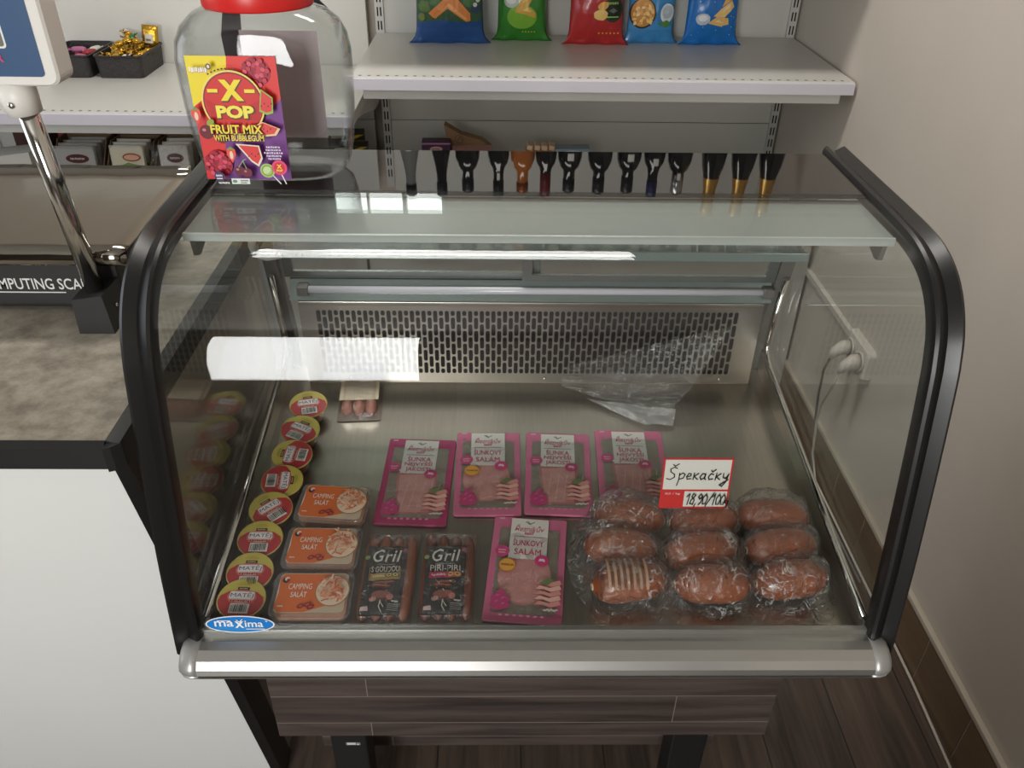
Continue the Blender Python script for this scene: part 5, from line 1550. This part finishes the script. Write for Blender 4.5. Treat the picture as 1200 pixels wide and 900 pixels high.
# ---- handwritten price card
card = empty('price_card', 'red bordered white price card with black handwriting', 'price card', (0.218, 0.205, dz(0.205) + 0.0655), (PI / 2 - 0.10, 0.0, 0.0))
cb = part('card', card, flat((216, 52, 50), 0.4), lambda q: q.box((-.047, 0, -.0004), (.047, .082, .0004)))
a = Art(0.00015)
INK = (26, 24, 26)
a.rect(-.0445, .0315, .0445, .0795, (238, 234, 226)).rect(-.014, .003, .0445, .0285, (238, 234, 226))
a.text('Kč / kg', -.0300, .0245, .020, .0042, (244, 214, 206), .012)
def ink(strokes, x, y, s_, wd=.0016, sl=.12):
    for st_ in strokes: a.line([(x + (px + py * sl) * s_, y + py * s_) for px, py in st_], wd, INK)
x0, s_ = -.0405, .019
G = {
 'S': [[(.55, .95), (.35, 1.05), (.1, .9), (.15, .65), (.45, .45), (.5, .2), (.25, 0), (-.05, .08)], [(.2, 1.28), (.36, 1.14), (.6, 1.34)]],
 'p': [[(.0, .5), (.05, .0), (.0, -.45)], [(.03, .35), (.2, .52), (.36, .4), (.3, .12), (.1, .05)]],
 'e': [[(.0, .22), (.24, .3), (.22, .46), (.08, .48), (-.02, .25), (.06, .04), (.28, .08)]],
 'k': [[(.02, .52), (.02, .02)], [(.28, .5), (.04, .26), (.3, .04)]],
 'a': [[(.28, .44), (.1, .48), (-.02, .22), (.08, .02), (.24, .14), (.3, .46), (.28, .1), (.38, .04)]],
 'c': [[(.28, .42), (.12, .48), (0, .25), (.08, .03), (.3, .08)], [(.08, .74), (.18, .62), (.36, .80)]],
 'y': [[(.0, .5), (.04, .2), (.22, .14), (.34, .46)], [(.34, .5), (.28, -.1), (.1, -.46), (-.08, -.36), (.4, .06)]],
 '1': [[(-.02, .7), (.16, .98), (.12, 0)]],
 '8': [[(.34, .86), (.14, .98), (.06, .74), (.3, .42), (.24, .02), (.02, .1), (.06, .4), (.34, .86)]],
 ',': [[(.06, .08), (-.02, -.2)]],
 '9': [[(.32, .74), (.14, .96), (.02, .7), (.14, .5), (.32, .76), (.28, .2), (.12, .0)]],
 '0': [[(.18, .96), (.0, .6), (.06, .08), (.26, .08), (.34, .6), (.18, .96)]],
 '/': [[(.36, 1.1), (-.08, -.12)]],
 'g': [[(.28, .5), (.06, .5), (.02, .2), (.24, .16), (.3, .5), (.24, -.28), (.02, -.22)]],
}
cx = x0
for ch, ad in (('S', .70), ('p', .50), ('e', .40), ('k', .44), ('a', .50), ('c', .44), ('k', .44), ('y', .4)):
    ink(G[ch], cx, .0480, s_ * (1.0 if ch == 'S' else 1.12))
    cx += ad * s_ * 1.14
cx, s2 = -.0115, .0185
for ch, ad in (('1', .34), ('8', .46), (',', .20), ('9', .44), ('0', .46), ('/', .40), ('1', .34), ('0', .42), ('0', .42), ('g', .4)):
    ink(G[ch], cx, .0068 + (.001 if ch != 'g' else .002), s2 * (1 if ch not in 'g' else .8), .0015, .1)
    cx += ad * s2 * .82
a.build('printed_face', card, (0, 0, 0.0005))

# ---- crumpled cling film lying against the grille
root = empty('cling_film', 'crumpled clear film sheet leaning on the perforated plate', 'plastic film', (0.17, 0.47, dz(0.47)))
def clf(q):
    O_ = Vector((0.17, 0.47, dz(0.47)))
    def f(u, v):
        # fan of folds: v runs from the gathered left end to the wide right end, u across
        p0 = Vector((0.060, 0.525, 0.062))
        lo_, hi_ = Vector((0.225, 0.452, 0.030)), Vector((0.335, 0.543, 0.150))
        e = lo_.lerp(hi_, u)
        base = p0.lerp(e, v ** .8)
        fold = math.sin(u * 26 + 2 * noise.noise(Vector((u * 4, v * 3, 1)))) * .0045 * (.35 + .65 * v) + .004 * noise.noise(Vector((u * 12, v * 6, 5)))
        spread = (u - .5) * .040 * (1 - v)
        return base + Vector((spread * .3, -.012 * math.sin(PI * u) * v + fold * -.8, spread + .004 + fold * .5)) - O_
    q.grid(f, 70, 26)
O_ = Vector((0.17, 0.47, dz(0.47)))
def clg(q):
    def g(u, v):
        a_, b_ = Vector((0.100, 0.500, 0.034)), Vector((0.245, 0.470, 0.034))
        c_, d_ = Vector((0.190, 0.440, 0.024)), Vector((0.236, 0.438, 0.026))
        p = a_.lerp(b_, u).lerp(c_.lerp(d_, u), v)
        return p + Vector((0, 0, .003 * noise.noise(p * 40) + .002)) - O_
    q.grid(g, 20, 10)
part('folded_corner', root, pane('milky_film', (0.9, 0.9, 0.93), 1.5, 0.15, bump=0.6, scale=40, white=0.30), clg)
part('film', root, pane('crease_glint_film', (0.965, 0.965, 0.97), 2.4, 0.08, bump=0.9, scale=50, white=0.02, crease_glint=0.5, cscale=26, stretch=(0.6, 1.5, 3.0)), clf)

# ================================================================== socket, plugs and leads on the right wall
PLW = mat('white_socket_plastic', (214, 206, 196), 0.4)
skt = empty('wall_socket', 'white double wall socket on the right wall', 'socket', (WX - 0.0005, 1.165, -0.285))
def yz_round(q, w, h, r, x0, x1, cy=0, cz=0):
    q.rings([[(x, cy + p[0] * k, cz + p[1] * k) for p in rrect_pts(w, h, r)] for x, k in ((x0, 1), (x0 + (x1 - x0) * .8, .98), (x1, .9))], smooth=False)
part('plate', skt, PLW, lambda q: yz_round(q, .072, .042, .014, 0, -.020))
for cy in (-.035, .035):
    part('outlet', skt, PLW, lambda q: q.rings([[(x, cy + r * math.cos(2 * PI * k / 20), r * math.sin(2 * PI * k / 20)) for k in range(20)] for r, x in ((.026, -.0205), (.026, -.024), (.022, -.025), (.020, -.0215))]))
def plug(label, y, z, m, mc, path):
    root = empty('power_plug', label, 'plug', (WX - 0.026, y, z))
    part('plug_body', root, m, lambda q: q.tube([(0, 0, 0), (-.012, 0, 0), (-.034, -.004, -.012), (-.044, -.006, -.030)], [.019, .019, .014, .008], 16))
    part('lead', root, mc, lambda q: q.tube([Vector(p) - Vector((WX - 0.026, y, z)) for p in path], .0034, 8))
GL = mat('grey_lead', (110, 106, 100), 0.5)
WL = mat('white_lead', (196, 188, 176), 0.5)
plug('white plug with grey lead in the socket nearer the back', 1.200, -0.285, PLW, GL, [(0.825, 1.194, -.315), (0.822, 1.205, -.36), (0.835, 1.225, -.45), (0.850, 1.235, -.55), (0.862, 1.225, -.65), (0.868, 1.21, -.735), (0.868, 1.10, -.7385), (0.868, 0.8, -.7385)])
plug('white plug with white lead in the socket nearer the case', 1.130, -0.285, PLW, WL, [(0.825, 1.124, -.315), (0.826, 1.14, -.37), (0.838, 1.20, -.47), (0.846, 1.215, -.54), (0.852, 1.20, -.64), (0.872, 1.18, -.725), (0.880, 1.10, -.7385), (0.880, 0.75, -.7385), (0.879, 0.5, -.7385), (0.872, 0.30, -.7385), (0.874, 0.10, -.7385)])
tk = empty('cable_trunking', 'pale cable trunking strip on the wall behind the case', 'cable trunking', (WX - 0.0005, 1.5, -0.272))
part('strip', tk, PLW, lambda q: q.prism([(0, -.011), (-.011, -.009), (-.012, .009), (0, .011)], 'y', -.262, .640))
